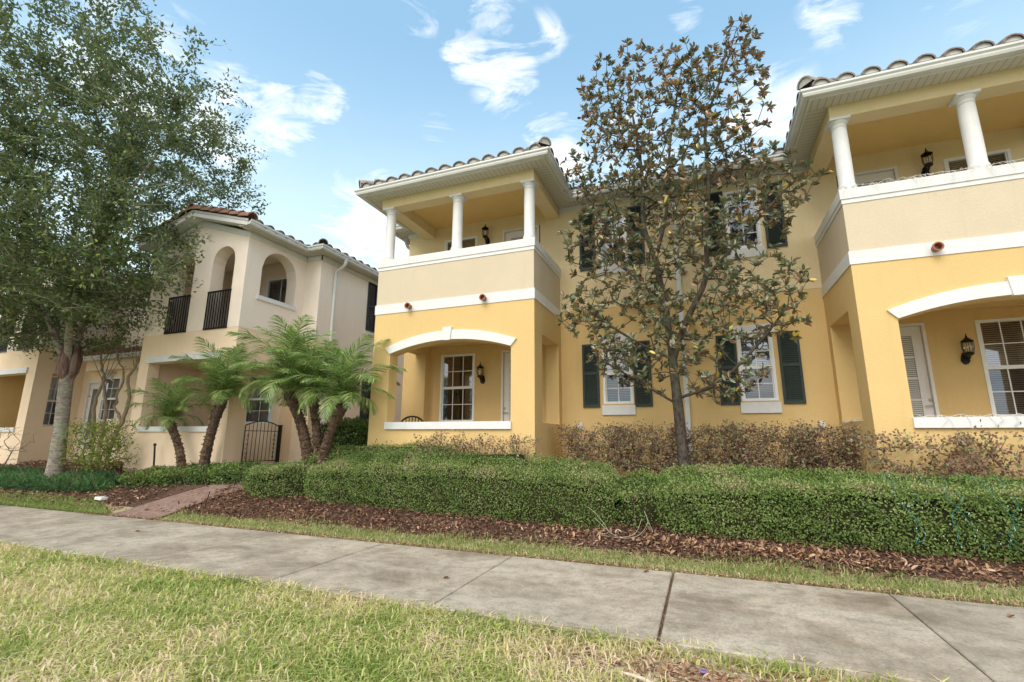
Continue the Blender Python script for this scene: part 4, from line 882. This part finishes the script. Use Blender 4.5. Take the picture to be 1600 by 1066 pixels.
# ------------------------------------------------------------------ pygmy date palms
def frond_mesh(seed,Lr=1.15,droop=1.0):
    rg=np.random.default_rng(seed); n=64; V=[];Fc=[];R=[]
    t=np.linspace(0,1,n); ang=math.radians(62)-t**1.15*math.radians(105)*droop
    dx=np.cos(ang)*Lr/n; dz=np.sin(ang)*Lr/n; x=np.cumsum(dx); z=np.cumsum(dz); P=np.stack([x,np.zeros(n)+.05*np.sin(t*2.2)*rg.normal(),z],1)
    T=np.gradient(P,axis=0); T=nrm(T); U=nrm(np.cross(T,np.array([[0,1,0.]])*np.ones((n,1)))); U=np.where(U[:,2:3]<0,-U,U)
    cen=[];dr=[];no=[];ln=[];wd=[]
    for i in range(3,n):
        for sgn in (-1,1):
            for e in (0,):
                tt=t[i]; le=.36*math.sin(PI*min(1,.18+.82*tt))**.7*(1.0)+.03
                d=T[i]*(.55+.5*tt)+np.array([0,sgn*1.0,0])*(1-.25*tt)+U[i]*(.12+rg.normal(0,.16))+np.array([0,0,-.18]); d/=np.linalg.norm(d)
                cen.append(P[i]+T[i]*e*Lr/n); dr.append(d); ln.append(le*rg.uniform(.85,1.1)); wd.append(.013)
    cen=np.array(cen);dr=np.array(dr);ln=np.array(ln)[:,None];N_=len(cen); s=nrm(np.cross(dr,np.array([[0,0,1.]])+rg.normal(0,.3,(N_,3))))*.0070
    dn=np.array([[0,0,-1.]])
    v=np.stack([cen-s*.6,cen+s*.6,cen+dr*ln*.55+s+dn*ln*.05,cen+dr*ln*.55-s+dn*ln*.05,cen+dr*ln+dn*ln*.28+s*.15,cen+dr*ln+dn*ln*.28-s*.15],1).reshape(-1,3)
    b=np.arange(N_)[:,None]*6; fc=np.concatenate([b+np.array([[0,1,2,3]]),b+np.array([[3,2,4,5]])],1).reshape(-1,4); rn=np.repeat(np.clip(rg.normal(.45,.25,N_),0,1),2)
    # rachis as a thin strip pair
    w_=np.interp(t,[0,.15,1],[.014,.008,.003])[:,None]; a=P-np.array([[0,1,0]])*w_; b2=P+np.array([[0,1,0]])*w_; c2=P-U*w_
    base=len(v); v=np.concatenate([v,a,b2,c2]); k=np.arange(n-1)
    for o1,o2 in ((0,n),(n,2*n),(2*n,0)): fc=np.concatenate([fc,np.stack([base+o1+k,base+o2+k,base+o2+k+1,base+o1+k+1],1)])
    rn=np.concatenate([rn,np.full(3*(n-1),.8)])
    o=npmesh('frond',v,fc,M['frond'],rn); d=o.data; bpy.data.objects.remove(o); return d
FR=[frond_mesh(s,1.35,dr) for s,dr in ((1,.85),(2,1.0),(3,1.2),(4,.7))]
def palm(label,base,top,r=.095,nf=30,sc=1.0,seed=0,gr='pygmy date palms in front of the cream house'):
    rg=random.Random(seed); t=thing('palm_tree',label,'palm',base,gr); B=np.array(base);Tp=np.array(top)
    rel=Tp-B; L_=np.linalg.norm(rel); n=26; P=[rel*(i/n)+np.array([rel[0]*-.18*math.sin(PI*i/n),0,0]) for i in range(n+1)]
    mb=MB(); mb.tube(P,[r*(1.12-.25*i/n)+(.012 if i%2 else 0)+(r*.35*max(0,(i/n-.72)/.28)) for i in range(n+1)],11)
    for i in range(int(L_/.010)):     # old leaf-base stubs
        q=rg.random(); c=rel*q+np.array([rel[0]*-.18*math.sin(PI*q),0,0]); a=rg.uniform(0,2*PI); rr=r*(1.0-.2*q)+(r*.35*max(0,(q-.72)/.28)); d=np.array([math.cos(a),math.sin(a),0]); s=np.array([-math.sin(a),math.cos(a),0]); e=rg.uniform(.025,.065)
        mb.add([c+d*rr*.9-s*.022,c+d*rr*.9+s*.022,c+d*(rr+e)+np.array([0,0,.035])+s*.008,c+d*(rr+e)+np.array([0,0,.035])-s*.008,c+d*rr*.9+np.array([0,0,.05])],[(0,1,2,3),(0,3,4),(1,4,2),(3,2,4)])
    mb.build('trunk',M['palmbark'],t)
    for k in range(int(nf*.78)):
        a=k*2.39996+rg.uniform(-.2,.2); lev=k/(nf*.78)
        o=bpy.data.objects.new('frond',FR[(3 if lev<.2 else rg.choice((0,1)) if lev<.7 else 2)]); C.objects.link(o); o.parent=t
        o.location=tuple(rel+np.array([0,0,.02])); el=-(1.0-1.75*lev)*.72; s_=sc*rg.uniform(.85,1.1)*(.75+.35*math.sin(PI*min(1,.3+lev)))
        o.rotation_euler=(rg.uniform(-.15,.15),el,a); o.scale=(s_,s_,s_)
    return t
palm('small date palm leaning left before the cream porch wall, leftmost of the palms',(-11.55,8.05,.6),(-12.2,8.0,1.85),.085,26,.95,1)
palm('stout date palm leaning right beside the cream porch corner and the iron gate',(-10.95,8.1,.6),(-10.55,8.05,2.35),.10,30,1.12,2)
palm('tall date palm leaning left in the middle clump, its crown highest of the palms',(-7.75,8.1,.75),(-8.42,8.0,2.45),.10,36,1.25,3)
palm('slim upright date palm between the two leaning palms of the middle clump',(-7.62,8.2,.75),(-7.88,8.15,2.35),.085,28,1.05,4)
palm('date palm leaning right across the corner of the yellow house',(-7.35,8.0,.75),(-6.78,7.85,2.15),.09,32,1.10,5)
# ------------------------------------------------------------------ clipped hedges
def hnoise(x,y,z,s=1.0,seed=0):
    return (np.sin(x*3.1*s+seed)+np.sin(y*4.3*s+1.7+seed)+np.sin(x*7.7*s+z*5.1*s+.4+seed)+np.sin(z*8.3*s+x*2.2+seed*2))/4
def hedge(name,label,xs_,yf,yb,ztf,ztb,leaf,mat,n_per=2600,grp=None,seed=0,cat='hedge',lump=.048,fuzz=.022,core=True,elong=.55,cut=.0,sides=True,darkm=None,droop=0):
    """xs_: x stations; yf,yb,ztf,ztb arrays per station: front/back y and front/back top height"""
    xs_=np.array(xs_,float); cx=xs_.mean(); base=(cx,float((np.mean(yf)+np.mean(yb))/2),float(g(np.mean(yf))))
    t=thing(name,label,cat,base,grp); Lx=xs_[-1]-xs_[0]; rg=np.random.default_rng(seed+50)
    def prof(x): return [np.interp(x,xs_,a) for a in (yf,yb,ztf,ztb)]
    # surface param: s in [0,1] around front face -> top -> back
    def surf(x,s,inset=0.0):
        a,b,zf,zb=prof(x); e=np.minimum(np.minimum(x-xs_[0],xs_[-1]-x)/.35,1); e=np.sqrt(np.clip(1-(1-e)**2,0,1)); mid=(a+b)/2
        a=mid+(a-mid)*(.45+.55*e); b=mid+(b-mid)*(.45+.55*e); zg=g(a)+.02; zf=zg+(zf-zg)*(.72+.28*e); zb=zg+(zb-zg)*(.72+.28*e)
        hf=zf-zg; d=b-a; hb=zb-g(b); tot=hf+d+hb; q=s*tot
        y=np.where(q<hf,a,np.where(q<hf+d,a+(q-hf),b)); z=np.where(q<hf,zg+q,np.where(q<hf+d,zf+(zb-zf)*(q-hf)/d,zb-(q-hf-d)))
        ny=np.where(q<hf,-1,np.where(q<hf+d,0,1.)); nz_=np.where((q>=hf)&(q<hf+d),1.,0.)
        # round the upper front edge
        k=np.exp(-((q-hf)/.06)**2); y=y+k*.03; z=z-k*.03; ny=ny-k*.5; nz_=nz_+k*.5
        und=np.clip(1-(z-zg)/.22,0,1)*(q<hf); y=y+und*.06
        lm=lump*hnoise(x,y,z,1,seed)+lump*.7*hnoise(x*2.3,y*2.1,z*2.4,1,seed+3)-inset
        return np.stack([x,y+ny*lm,z+nz_*lm],-1),np.stack([np.zeros_like(x),ny,nz_],-1)
    area=Lx*(np.mean(ztf)-.2+np.mean(np.array(yb)-np.array(yf))+.35); n=int(area*n_per)
    x=rg.uniform(xs_[0],xs_[-1],n); s=rg.random(n); P,Nn=surf(x,s)
    dens=.5+.5*hnoise(x*1.6,P[:,1]*2,P[:,2]*2,1.3,seed+9); keep_=rg.random(n)>cut*dens*np.where(Nn[:,1]<-.5,1.0,.15)*2
    P=P[keep_];Nn=Nn[keep_];n=len(P)
    P=P+Nn*rg.normal(0,fuzz,(n,1))-Nn*rg.exponential(.045,(n,1)); d=nrm(Nn*.55+rg.normal(0,.75,(n,3))+np.array([0,0,.2-droop])); nr=nrm(Nn*1.1+rg.normal(0,.5,(n,3))+np.array([0,0,.12]))
    nsp=int(Lx*9); xsp=rg.uniform(xs_[0],xs_[-1],nsp); Ps,Ns=surf(xsp,rg.uniform(.08,.9,nsp)); q_=rg.random((nsp,9,1)); dirs_=nrm(Ns+rg.normal(0,.5,(nsp,3)))[:,None,:]; Pq=(Ps[:,None,:]+dirs_*q_*.11+rg.normal(0,.012,(nsp,9,3))).reshape(-1,3); Nq=np.repeat(Ns,9,0)
    P=np.concatenate([P,Pq]); Nn=np.concatenate([Nn,Nq]); d=np.concatenate([d,nrm(Nq+rg.normal(0,.7,Pq.shape))]); nr=np.concatenate([nr,nrm(Nq+rg.normal(0,.7,Pq.shape)+np.array([0,0,.5]))]); n=len(P)
    v,f_,c_=leaves(P,d,nr,rg.uniform(.6,1.35,n)*leaf,rg.uniform(.7,1.2,n)*leaf*elong,.15)
    B=np.array(base); rnd=np.clip(rg.random(n)*.5+.6*(.5+.5*hnoise(P[:,0]*1.1,P[:,1]*1.4,P[:,2]*2.2,1,seed+5))-.08+.24*Nn[:,2]-.05,0,1)  # upward faces get a paler leaf tone, skylight on the top painted in
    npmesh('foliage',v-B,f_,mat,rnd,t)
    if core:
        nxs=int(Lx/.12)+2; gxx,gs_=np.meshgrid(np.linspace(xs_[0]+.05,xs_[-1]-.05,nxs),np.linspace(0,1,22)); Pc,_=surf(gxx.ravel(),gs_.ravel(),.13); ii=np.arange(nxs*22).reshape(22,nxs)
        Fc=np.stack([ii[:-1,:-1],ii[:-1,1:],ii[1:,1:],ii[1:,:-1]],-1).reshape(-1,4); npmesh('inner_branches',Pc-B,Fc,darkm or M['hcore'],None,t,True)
    # woody stems under the foliage
    st=MB()
    for k in range(int(Lx*5)):
        xx=rg.uniform(xs_[0]+.1,xs_[-1]-.1); a,b,zf,zb=prof(xx); y0=a+rg.uniform(.12,.4)*(b-a); z0=float(g(y0))-.03-B[2]; 
        st.tube([(xx-B[0],y0-B[1],z0),(xx+rg.normal(0,.08)-B[0],y0-.05-B[1],z0+.18),(xx+rg.normal(0,.15)-B[0],y0-.1+rg.normal(0,.05)-B[1],z0+.4)],[.012,.008,.004],5)
    ya=[prof(q)[0]+.3 for q in (xs_[0]+.1,cx,xs_[-1]-.1)]
    st.tube([(q-B[0],y-B[1],float(g(y))-.04-B[2]) for q,y in zip((xs_[0]+.1,cx,xs_[-1]-.1),ya)],.03,5)
    st.build('woody_base',M['twig'],t); return t
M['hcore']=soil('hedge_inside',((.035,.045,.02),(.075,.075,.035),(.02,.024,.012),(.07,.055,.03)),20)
HG='clipped green hedges along the mulch bed'
hedge('hedge','long clipped green hedge before the left yellow porch',[-7.3,-6.4,-5,-3,-1.25],[7.35,7.28,7.22,7.12,7.05],[8.15,8.05,8.05,8.1,8.0],[.92,.97,.98,.96,.90],[1.06,1.20,1.26,1.24,1.08],.030,M['hedgeleaf'],6200,HG,1,cut=.38)
hedge('hedge','clipped hedge right of the magnolia, its right end wrapped in teal light wires',[-.72,.3,1.5,2.6,3.6,5.2,6.6],[7.12,7.10,7.06,7.02,6.98,6.95,6.95],[8.25,8.2,8.05,7.95,7.95,7.95,7.95],[.86,.90,.94,.94,.92,.92,.92],[1.08,1.10,1.08,1.06,1.04,1.04,1.04],.034,M['hedgeleaf'],7000,HG,2,cut=.42)
hedge('hedge','ragged rounded bush filling the gap between the two long hedges below the magnolia',[-1.45,-1.0,-.55],[7.25,7.08,7.2],[8.1,8.1,8.1],[.78,.84,.80],[.95,1.0,.97],.034,M['hedgeleaf'],3200,HG,3,cut=.6,lump=.08)
hedge('hedge','higher green hedge strip against the left corner of the yellow house',[-8.0,-7.2,-6.2,-5.2,-4.3],[7.95,7.98,8.02,8.05,8.1],[8.33,8.34,8.34,8.34,8.34],[1.12,1.22,1.32,1.34,1.30],[1.18,1.28,1.36,1.38,1.34],.034,M['hedgeleaf'],3600,HG,4)
hedge('shrub','rounded pale green bush at the left end of the clipped hedge beside the paver path',[-9.0,-8.4,-7.8,-7.35],[7.55,7.3,7.3,7.45],[8.1,8.1,8.1,8.1],[.80,.88,.90,.86],[.92,.98,1.0,.98],.036,M['hedgeleaf'],3200,None,5,'shrub',.08,cut=.4)
hedge('shrub','low leafy green shrub row under the two left palms',[-12.9,-12,-11,-10,-9.1],[7.35,7.5,7.65,7.75,7.85],[8.15,8.2,8.25,8.25,8.25],[.60,.66,.74,.80,.84],[.74,.80,.88,.93,.95],.05,M['boxleaf'],2200,None,6,'shrub',.08,cut=.2)
hedge('shrub','dense dark green box shrub between the two houses at the corner of the yellow porch',[-8.35,-7.7,-7.1,-6.75],[8.7,8.65,8.65,8.7],[9.5,9.5,9.5,9.5],[1.76,1.86,1.86,1.82],[1.76,1.86,1.86,1.82],.055,M['boxleaf'],2200,None,7,'shrub',.07)
hedge('groundcover_juniper','dark green feathery juniper spreading in front of the oak trunk',[-24,-20,-17,-14.5,-12.9],[6.9,6.95,6.95,7.0,7.15],[7.9,7.9,7.8,7.8,7.7],[.30,.34,.36,.40,.36],[.56,.58,.58,.60,.55],.11,M['juniper'],1700,None,8,'shrub',.09,fuzz=.05,elong=.13)
# ------------------------------------------------------------------ loropetalum and loose shrubs
def loose(name,label,c,r,h,nt,leaf,mat,seed,grp=None,nl=14,cat='shrub',z0=None,wf=.6,spread=.07):
    global RNG
    old=RNG; RNG=np.random.default_rng(seed+900); z0=float(g(c[1])) if z0 is None else z0
    t=thing(name,label,cat,(c[0],c[1],z0),grp); m=nt*2
    u=np.stack([RNG.uniform(-1,1,m)*r[0],RNG.uniform(-1,1,m)*r[1],RNG.uniform(.22,1,m)*h],1); lim=(u[:,0]/r[0])**2*.55+(u[:,1]/r[1])**2*.5+((u[:,2]/h-.6)/.62)**4
    tp=u[lim<1][:nt]; k=max(3,int(r[0]*5)); sk=[[(0,0,-.05),(0,0,.06)]]
    for i in range(k):
        a=2*PI*i/k; sk.append([(0,0,.02),(r[0]*.3*math.cos(a),r[1]*.3*math.sin(a),.12*h+.05),(r[0]*.55*math.cos(a),r[1]*.5*math.sin(a),h*.45)])
    pos,par,rad,tipn,w=grow(sk,tp,.09,.015,.8,.0035,.45,.02); wb=MB(); wood(wb,pos,par,rad,sides=4); wb.build('stems',M['twig'],t)
    PA=np.array(pos); ti=np.repeat(np.array(tipn),nl); n=len(ti); pi=np.array(par)[ti]; q=RNG.random((n,1)); cs=PA[ti]*(1-q)+PA[pi]*q+RNG.normal(0,spread,(n,3))*np.array([1,1,.7])
    v,f_,_=leaves(cs,nrm(RNG.normal(0,1,(n,3))+np.array([0,0,.3])),nrm(RNG.normal(0,.8,(n,3))+np.array([0,0,.5])),RNG.uniform(.7,1.2,n)*leaf,RNG.uniform(.7,1.2,n)*leaf*wf,.15)
    npmesh('foliage',v,f_,mat,np.clip(RNG.random(n)*.75+.25*np.repeat(RNG.random(len(tipn)),nl),0,1),t); RNG=old; return t
LG='purple-leaved shrubs along the yellow walls'
loose('shrub','sparse purple shrub in front of the left porch wall under the sill',(-4.5,8.16,.85),(.72,.2),.98,150,.055,M['loro'],1,LG,13)
loose('shrub','sparse purple shrub at the right corner of the left porch',(-3.45,8.16,.85),(.72,.2),.98,130,.055,M['loro'],2,LG,12)
for i,(x,rx,lb) in enumerate(((-1.95,.66,'purple shrub below the lower left window, first along the recessed yellow wall'),(-1.0,.62,'purple shrub just left of the magnolia trunk'),(.05,.66,'purple shrub just right of the magnolia trunk'),(1.05,.66,'purple shrub below the lower right window'),(1.9,.5,'purple shrub in the corner by the right porch side opening'))):
    loose('shrub',lb,(x,9.35,.7),(rx,.34),1.02,300,.05,M['loro'],10+i,LG,14)
loose('shrub','purple shrub at the left corner of the right porch',(2.62,8.12,.75),(.72,.2),1.02,150,.055,M['loro'],20,LG,13)
loose('shrub','thin purple shrub with visible stems below the white sill of the right porch',(3.75,8.12,.75),(.66,.2),1.04,150,.055,M['loro'],21,LG,12)
loose('shrub','purple shrub at the right edge below the right porch sill',(4.75,8.12,.75),(.66,.2),1.0,130,.055,M['loro'],22,LG,11)
loose('shrub','bright yellow-green airy shrub beside the cream porch corner',(-14.35,7.75,.5),(.78,.5),1.45,260,.075,M['nandina'],30,None,10,wf=.45,spread=.10)
loose('shrub','nearly bare grey twiggy shrub by the far left porch corner',(-19.3,7.95,.5),(1.0,.35),1.25,90,.04,M['nandina'],31,None,1)
# ------------------------------------------------------------------ grass, litter
def blades(name,label,P,hgt,wid,mat,rnd,lean=.6,kind='stuff'):
    n=len(P); a=RNG.uniform(0,2*PI,n); hz=np.stack([np.cos(a),np.sin(a),np.zeros(n)],1); s=np.stack([-np.sin(a+RNG.normal(0,.6,n)),np.cos(a),np.zeros(n)],1); ln=np.abs(RNG.normal(lean,lean*.45,n))[:,None]; h_=hgt[:,None]; z=np.array([0,0,1.])
    m1=P+hz*ln*h_*.35+z*h_*.6; m2=P+hz*ln*h_*1.0+z*h_*(1-.35*np.minimum(ln,1.6)); w=wid[:,None]
    v=np.stack([P-s*w*.5,P+s*w*.5,m1+s*w*.45,m1-s*w*.45,m2+s*w*.08,m2-s*w*.08],1).reshape(-1,3); b=np.arange(n)[:,None]*6
    f_=np.concatenate([b+np.array([[0,1,2,3]]),b+np.array([[3,2,4,5]])],1).reshape(-1,4)
    o=npmesh(name,v,f_,mat,np.repeat(rnd,2)); return tag(o,label,'grass',None,'stuff')
def patch(x,y,s=1.0,seed=0): return .5+.25*(np.sin(x*1.9*s+seed)+np.sin(y*2.7*s+x*.9+seed))*.6+.25*(np.sin(x*5.3*s+y*3.1+seed)+np.sin(y*6.1*s-x*2.2))*.5
n=190000; x=RNG.uniform(-13.5,3.2,n); y=RNG.uniform(1.1,4.16,n)
m_=(y>1.2+np.clip((-x-4)*.18,-.5,1.6))|(x<-3)
m_&=~((x<-6)&(y<1.9+(-x-6)*.15)); 
bare=np.exp(-(((x+.0)/1.0)**2+((y-3.72)/.33)**2)); bare=np.maximum(bare,.85*np.exp(-(((x-1.1)/1.0)**2+((y-3.9)/.22)**2)))
m_&=RNG.random(n)>bare*1.05
m_&=RNG.random(n)<(.55+.6*patch(x,y,1.5,2)); m_&=RNG.random(n)<np.interp(x,[-13,-6,-3],[.45,.6,1])
x,y,bare=x[m_],y[m_],bare[m_]; n=len(x); P=np.stack([x,y,np.full(n,-.065)],1)
edge=np.clip((y-3.95)/.2,0,1); pt=patch(x,y,1.2,.5); rnd=np.clip(RNG.random(n)*.8+.55*(1-pt)-.16+bare*.35,0,1)
blades('lawn_grass','short coarse lawn of green and straw blades in front of the sidewalk',P,RNG.uniform(.045,.125,n)*(1+.2*edge)*(1-.35*bare),RNG.uniform(.006,.013,n)*np.interp(x,[-13,-4,0],[1.5,1.1,1]),M['grass'],rnd,1.05); print('lawn',n)
n=70000; x=RNG.uniform(-9.5,6.5,n); y=6.22+np.abs(RNG.normal(0,.24,n))+.03*np.sin(x*3); m_=(y<6.22+.50+.08*np.sin(x*1.7)+.05*np.sin(x*5))&(RNG.random(n)<np.interp(y,[6.2,6.3,6.4],[.22,.5,1])); m_&=(RNG.random(n)<.35+.65*patch(x*2,y,1.5,4)); x,y=x[m_],y[m_]; n=len(x)
blades('verge_grass','narrow green grass strip between the sidewalk and the mulch bed',np.stack([x,y,g(y)-.03],1),RNG.uniform(.04,.11,n),RNG.uniform(.005,.009,n),M['verge'],np.clip(RNG.random(n)*.85+.35*np.clip(1-(y-6.2)/.2,0,1),0,1),.7)
n=40000; x=RNG.uniform(-26,-11.1,n); y=6.22+np.abs(RNG.normal(0,.32,n)); m_=(y<6.9-np.clip((x+12.5)*.35,0,.6)); x,y=x[m_],y[m_]; n=len(x)
blades('verge_grass','bright green grass strip between the sidewalk and the juniper at the left',np.stack([x,y,g(y)-.03],1),RNG.uniform(.05,.12,n),RNG.uniform(.007,.012,n),M['verge'],np.clip(RNG.random(n)*.55,0,1),.7)
def litter(name,label,x,y,z,size,rn,lift=.35,mat=None):
    n=len(x); P=np.stack([x,y,z],1); d=nrm(RNG.normal(0,1,(n,3))*np.array([1,1,lift])); nr=nrm(RNG.normal(0,.45,(n,3))+np.array([0,0,1.]))
    v,f_,c_=leaves(P,d,nr,size,size*RNG.uniform(.25,.5,n),.25,True); o=npmesh(name,v,f_,mat or M['litter'],np.repeat(rn,c_)); return tag(o,label,'leaf litter',None,'stuff')
n=36000; x=RNG.uniform(-9.6,6.5,n); y=RNG.uniform(6.55,7.9,n); m_=RNG.random(n)<np.clip((y-6.5)/.2,.1,1); x,y=x[m_],y[m_]; n=len(x)
hump=np.clip(hnoise(x*1.2,y*2,0*x,1,3),0,1); litter('leaf_litter','brown dead leaves and mulch chips along the foot of the hedges',x,y,g(y)-.012+RNG.uniform(0,.03,n),RNG.uniform(.025,.06,n)*(1+.7*(RNG.random(n)<.22)*1.0),np.clip(RNG.random(n)**1.3*.8+hump*.3,0,1),.5)
n=900; x=RNG.normal(.6,1.7,n); y=7.0-.03*x-np.abs(RNG.normal(0,.13,n)); m_=(x<5)&(x>-3)&(y>6.7)&(y<7.35); x,y=x[m_],y[m_]; n=len(x); litter('leaf_litter','orange-brown fallen magnolia leaves heaped along the foot of the right hedge',x,y,g(y)+RNG.uniform(-.01,.04,n),RNG.uniform(.045,.10,n),np.clip(RNG.uniform(.55,.97,n),0,1),.7)
n=17000; x=RNG.uniform(-22,-9.0,n); y=RNG.uniform(6.5,10,n); m_=~((x>-11.1)&(x<-9.0)&(y<8)) | (RNG.random(n)<.12); x,y=x[m_],y[m_]; n=len(x)
litter('leaf_litter','pale brown dead leaves on the planting bed by the oak and the paver path',x,y,g(y)-.012+RNG.uniform(0,.04,n),RNG.uniform(.05,.10,n),RNG.random(n))
n=5000; x=RNG.uniform(-12,6.5,n); y=np.where(RNG.random(n)<.75,6.2+np.abs(RNG.normal(0,.07,n)),4.1-np.abs(RNG.normal(0,.25,n))); litter('leaf_litter','dry straw and leaf scraps along both edges of the sidewalk',x,y,np.where(y>5,g(y)+.0,-.055)+RNG.uniform(0,.02,n),RNG.uniform(.02,.05,n),np.clip(.5+RNG.random(n)*.5,0,1))
n=2600; r_=RNG.normal(0,1,(n,2)); x=.1+r_[:,0]*.8; y=3.7+r_[:,1]*.22; m_=y<4.1; x,y=x[m_],y[m_]; n=len(x); litter('leaf_litter','dead straw and shredded leaves on the bare patch of lawn beside the sidewalk',x,y,-.06+RNG.uniform(0,.02,n),RNG.uniform(.025,.06,n),np.clip(.45+RNG.random(n)*.55,0,1))
n=420; x=np.full(n,-.43)+RNG.normal(0,.004,n); y=RNG.uniform(4.15,6.18,n); litter('leaf_litter','crumbled leaves and grit caught in the wide joint of the sidewalk',x,y,-.016+RNG.uniform(0,.012,n),RNG.uniform(.008,.018,n),RNG.random(n))
for (x,y,lb) in ((-2.75,4.95,'curled brown leaf on the sidewalk slab right of the middle'),(-8.6,5.35,'dark dead leaf on the left part of the sidewalk'),(-.75,6.05,'small pale leaf near the hedge-side edge of the sidewalk'),(2.35,5.8,'dry brown leaf on the right slab of the sidewalk')):
    P=np.array([[x,y,.006]]); v,f_,_=leaves(P,np.array([[.8,.5,.12]]),np.array([[.1,.2,1.]]),.075,.045,.35,True); o=npmesh('fallen_leaf',v,f_,M['litter'],[.55,.6]); tag(o,lb,'leaf','single leaves fallen on the sidewalk')
n=170; xx=RNG.uniform(-7,6,n); yy=RNG.uniform(7.4,7.95,n); m_=(xx<-1.3)|(xx>-.6); xx,yy=xx[m_],yy[m_]; n=len(xx); tf=np.where(xx<0,.93,.88); tb=np.where(xx<0,1.14,.98)
litter('leaf_litter','dead leaves lying on top of the clipped hedges',xx,yy,tf+(tb-tf)*(yy-7.3)/.75+.035,RNG.uniform(.06,.11,n),np.clip(.45+.55*RNG.random(n),0,1),.2)
# ------------------------------------------------------------------ small things
def wire(pts,r=.004,n=5,k=6): b=MB(); b.tube(cr(pts,k),r,n,cap=False); return b
b=MB(); rg=random.Random(5)
for i in range(20):
    x=2.0+i*.22+rg.uniform(-.05,.05); zt=.90; P=[(x,7.0,zt-.0)]
    z=zt
    while z>.38: z-=.09; x+=rg.uniform(-.07,.07); P.append((x,6.975+rg.uniform(-.04,.03),z))
    P=[(x,7.75+rg.uniform(0,.1),1.08),(x+rg.uniform(-.1,.1),7.4,1.02)]+P; b.tube(cr(P,3),.0017,4,cap=False)
net=b.build('light_net',M['tealwire']); tag(net,'teal wires of a net of small lights draped over the right hedge','string lights')
b=MB()
for i in range(80):
    x=rg.uniform(2.0,6.3); z=rg.uniform(.4,.9); b.lathe([(.001,0),(.004,.004),(.003,.014),(.001,.018)],(x,6.95,z),6)
b.build('bulb',M['bulb'],net)
def fuzzy(name,label,P0,P1,n,amp,seed,drop=0.0):
    rg=random.Random(seed); b=MB(); P0=np.array(P0);P1=np.array(P1); pts=[]
    for i in range(n+1):
        p=P0+(P1-P0)*i/n; pts.append(p+np.array([0,rg.uniform(-amp,amp),rg.uniform(0,amp*1.2)]))
    b.tube(cr(pts,3),.0032,5,cap=False)
    for i in range(n*2):
        p=P0+(P1-P0)*rg.random(); d=np.array([rg.uniform(-1,1),rg.uniform(-.5,.3),rg.uniform(-.6,1)])*amp*1.3; b.tube([p,p+d*.6,p+d],[.003,.004,.002],4)
    for i in range(int(n*drop)):
        p=P0+(P1-P0)*rg.random()+np.array([0,-.04,0]); b.tube([p,p+np.array([.03,-.03,-.05]),p+np.array([rg.uniform(-.08,.08),-.03,-.12])],.0035,4)
    return tag(b.build(name,M['whitewire']),label,'string lights')
fuzzy('string_lights','tangled white string lights lying on the cap of the right balcony',(X0+2.6,YP-.01,5.42),(X0+6.2,YP-.01,5.42),46,.03,1,.6)
fuzzy('string_lights','tangled white string lights lying on the sill of the right arched porch',(X0+3.1,YP+.0,1.825),(X0+5.8,YP+.0,1.825),40,.03,2,.3)
fuzzy('string_lights','white string lights on the ledge of the right porch side opening',(X0+2.56,8.9,1.81),(X0+2.56,10.0,1.81),20,.03,3,.5)
b=wire([(-1.6,7.06,.55),(-1.45,6.98,.45),(-1.3,6.93,.26),(-1.42,6.9,.22),(-1.1,6.88,.2),(-.9,6.93,.24),(-.78,6.98,.4),(-.82,7.0,.55),(-.72,7.02,.28)],.0026); b.tube(cr([(-1.5,6.98,.42),(-1.2,6.9,.22),(-.95,6.9,.26),(-.85,6.97,.45)],6),.0026,5); tag(b.build('cable',M['tan']),'loose pale cable looping at the foot of the hedge below the magnolia','cable')
b=MB(); b.hexa([(-12.42,6.78,.16),(-12.12,6.74,.16),(-12.10,6.86,.16),(-12.40,6.90,.16)],[(-12.42,6.80,.215),(-12.12,6.76,.215),(-12.10,6.88,.215),(-12.40,6.92,.215)]); b.tube([(-12.27,6.83,.0),(-12.27,6.83,.17)],.01,5); b.add([(-12.40,6.776,.19),(-12.14,6.742,.19),(-12.14,6.744,.2),(-12.40,6.778,.2)],[(0,1,2,3)]); tag(b.build('marker_sign',M['white']),'tiny white marker sign staked low at the edge of the left bed','sign')
b=MB(); b.tube([(-12.85,8.22,.5),(-12.88,8.2,1.0),(-12.93,8.2,1.3)],.022,8); b.lathe([(.03,0),(.035,.02),(.03,.05),(.015,.06)],(-12.93,8.2,1.28),8); tag(b.build('garden_stake',M['black'],None,True,50),'short black stake against the cream porch wall, left of the palms','stake')
b=MB(); b.tube([(-9.06,6.84,.08),(-9.04,6.84,.25),(-8.99,6.85,.45)],.008,6); b.lathe([(.012,0),(.016,.01),(.012,.02)],(-8.99,6.85,.44),6); tag(b.build('garden_stake',M['black'],None,True,50),'thin black rod sticking up beside the paver path','stake')
b=MB(); b.tube(cr([(-.66,3.60,-.03),(-.58,3.57,-.02),(-.48,3.53,-.015),(-.40,3.49,-.02),(-.34,3.47,-.03)],4),[.006,.007,.008,.009,.010,.011,.012,.012,.013,.013,.014,.014,.014,.013,.012,.011,.010],8); tag(b.build('stick',M['wood'],None,True),'bleached bare stick lying on the lawn at the bottom','stick')
b=MB(); R_=.024
for k in range(14):
    a=2*PI*k/14; a2=2*PI*(k+1)/14; b.tube([(-.11+R_*math.cos(a),3.83+R_*math.sin(a),-.03),(-.11+R_*math.cos(a2),3.83+R_*math.sin(a2),-.03)],.006,6)
b.lathe([(.0,0),(.016,.0),(.012,.008),(.0,.01)],(-.11,3.83,-.04),10); tag(b.build('plastic_ring',M['purple'],None,True),'tiny purple ring-shaped cap lying on the bare soil beside the sidewalk','litter')
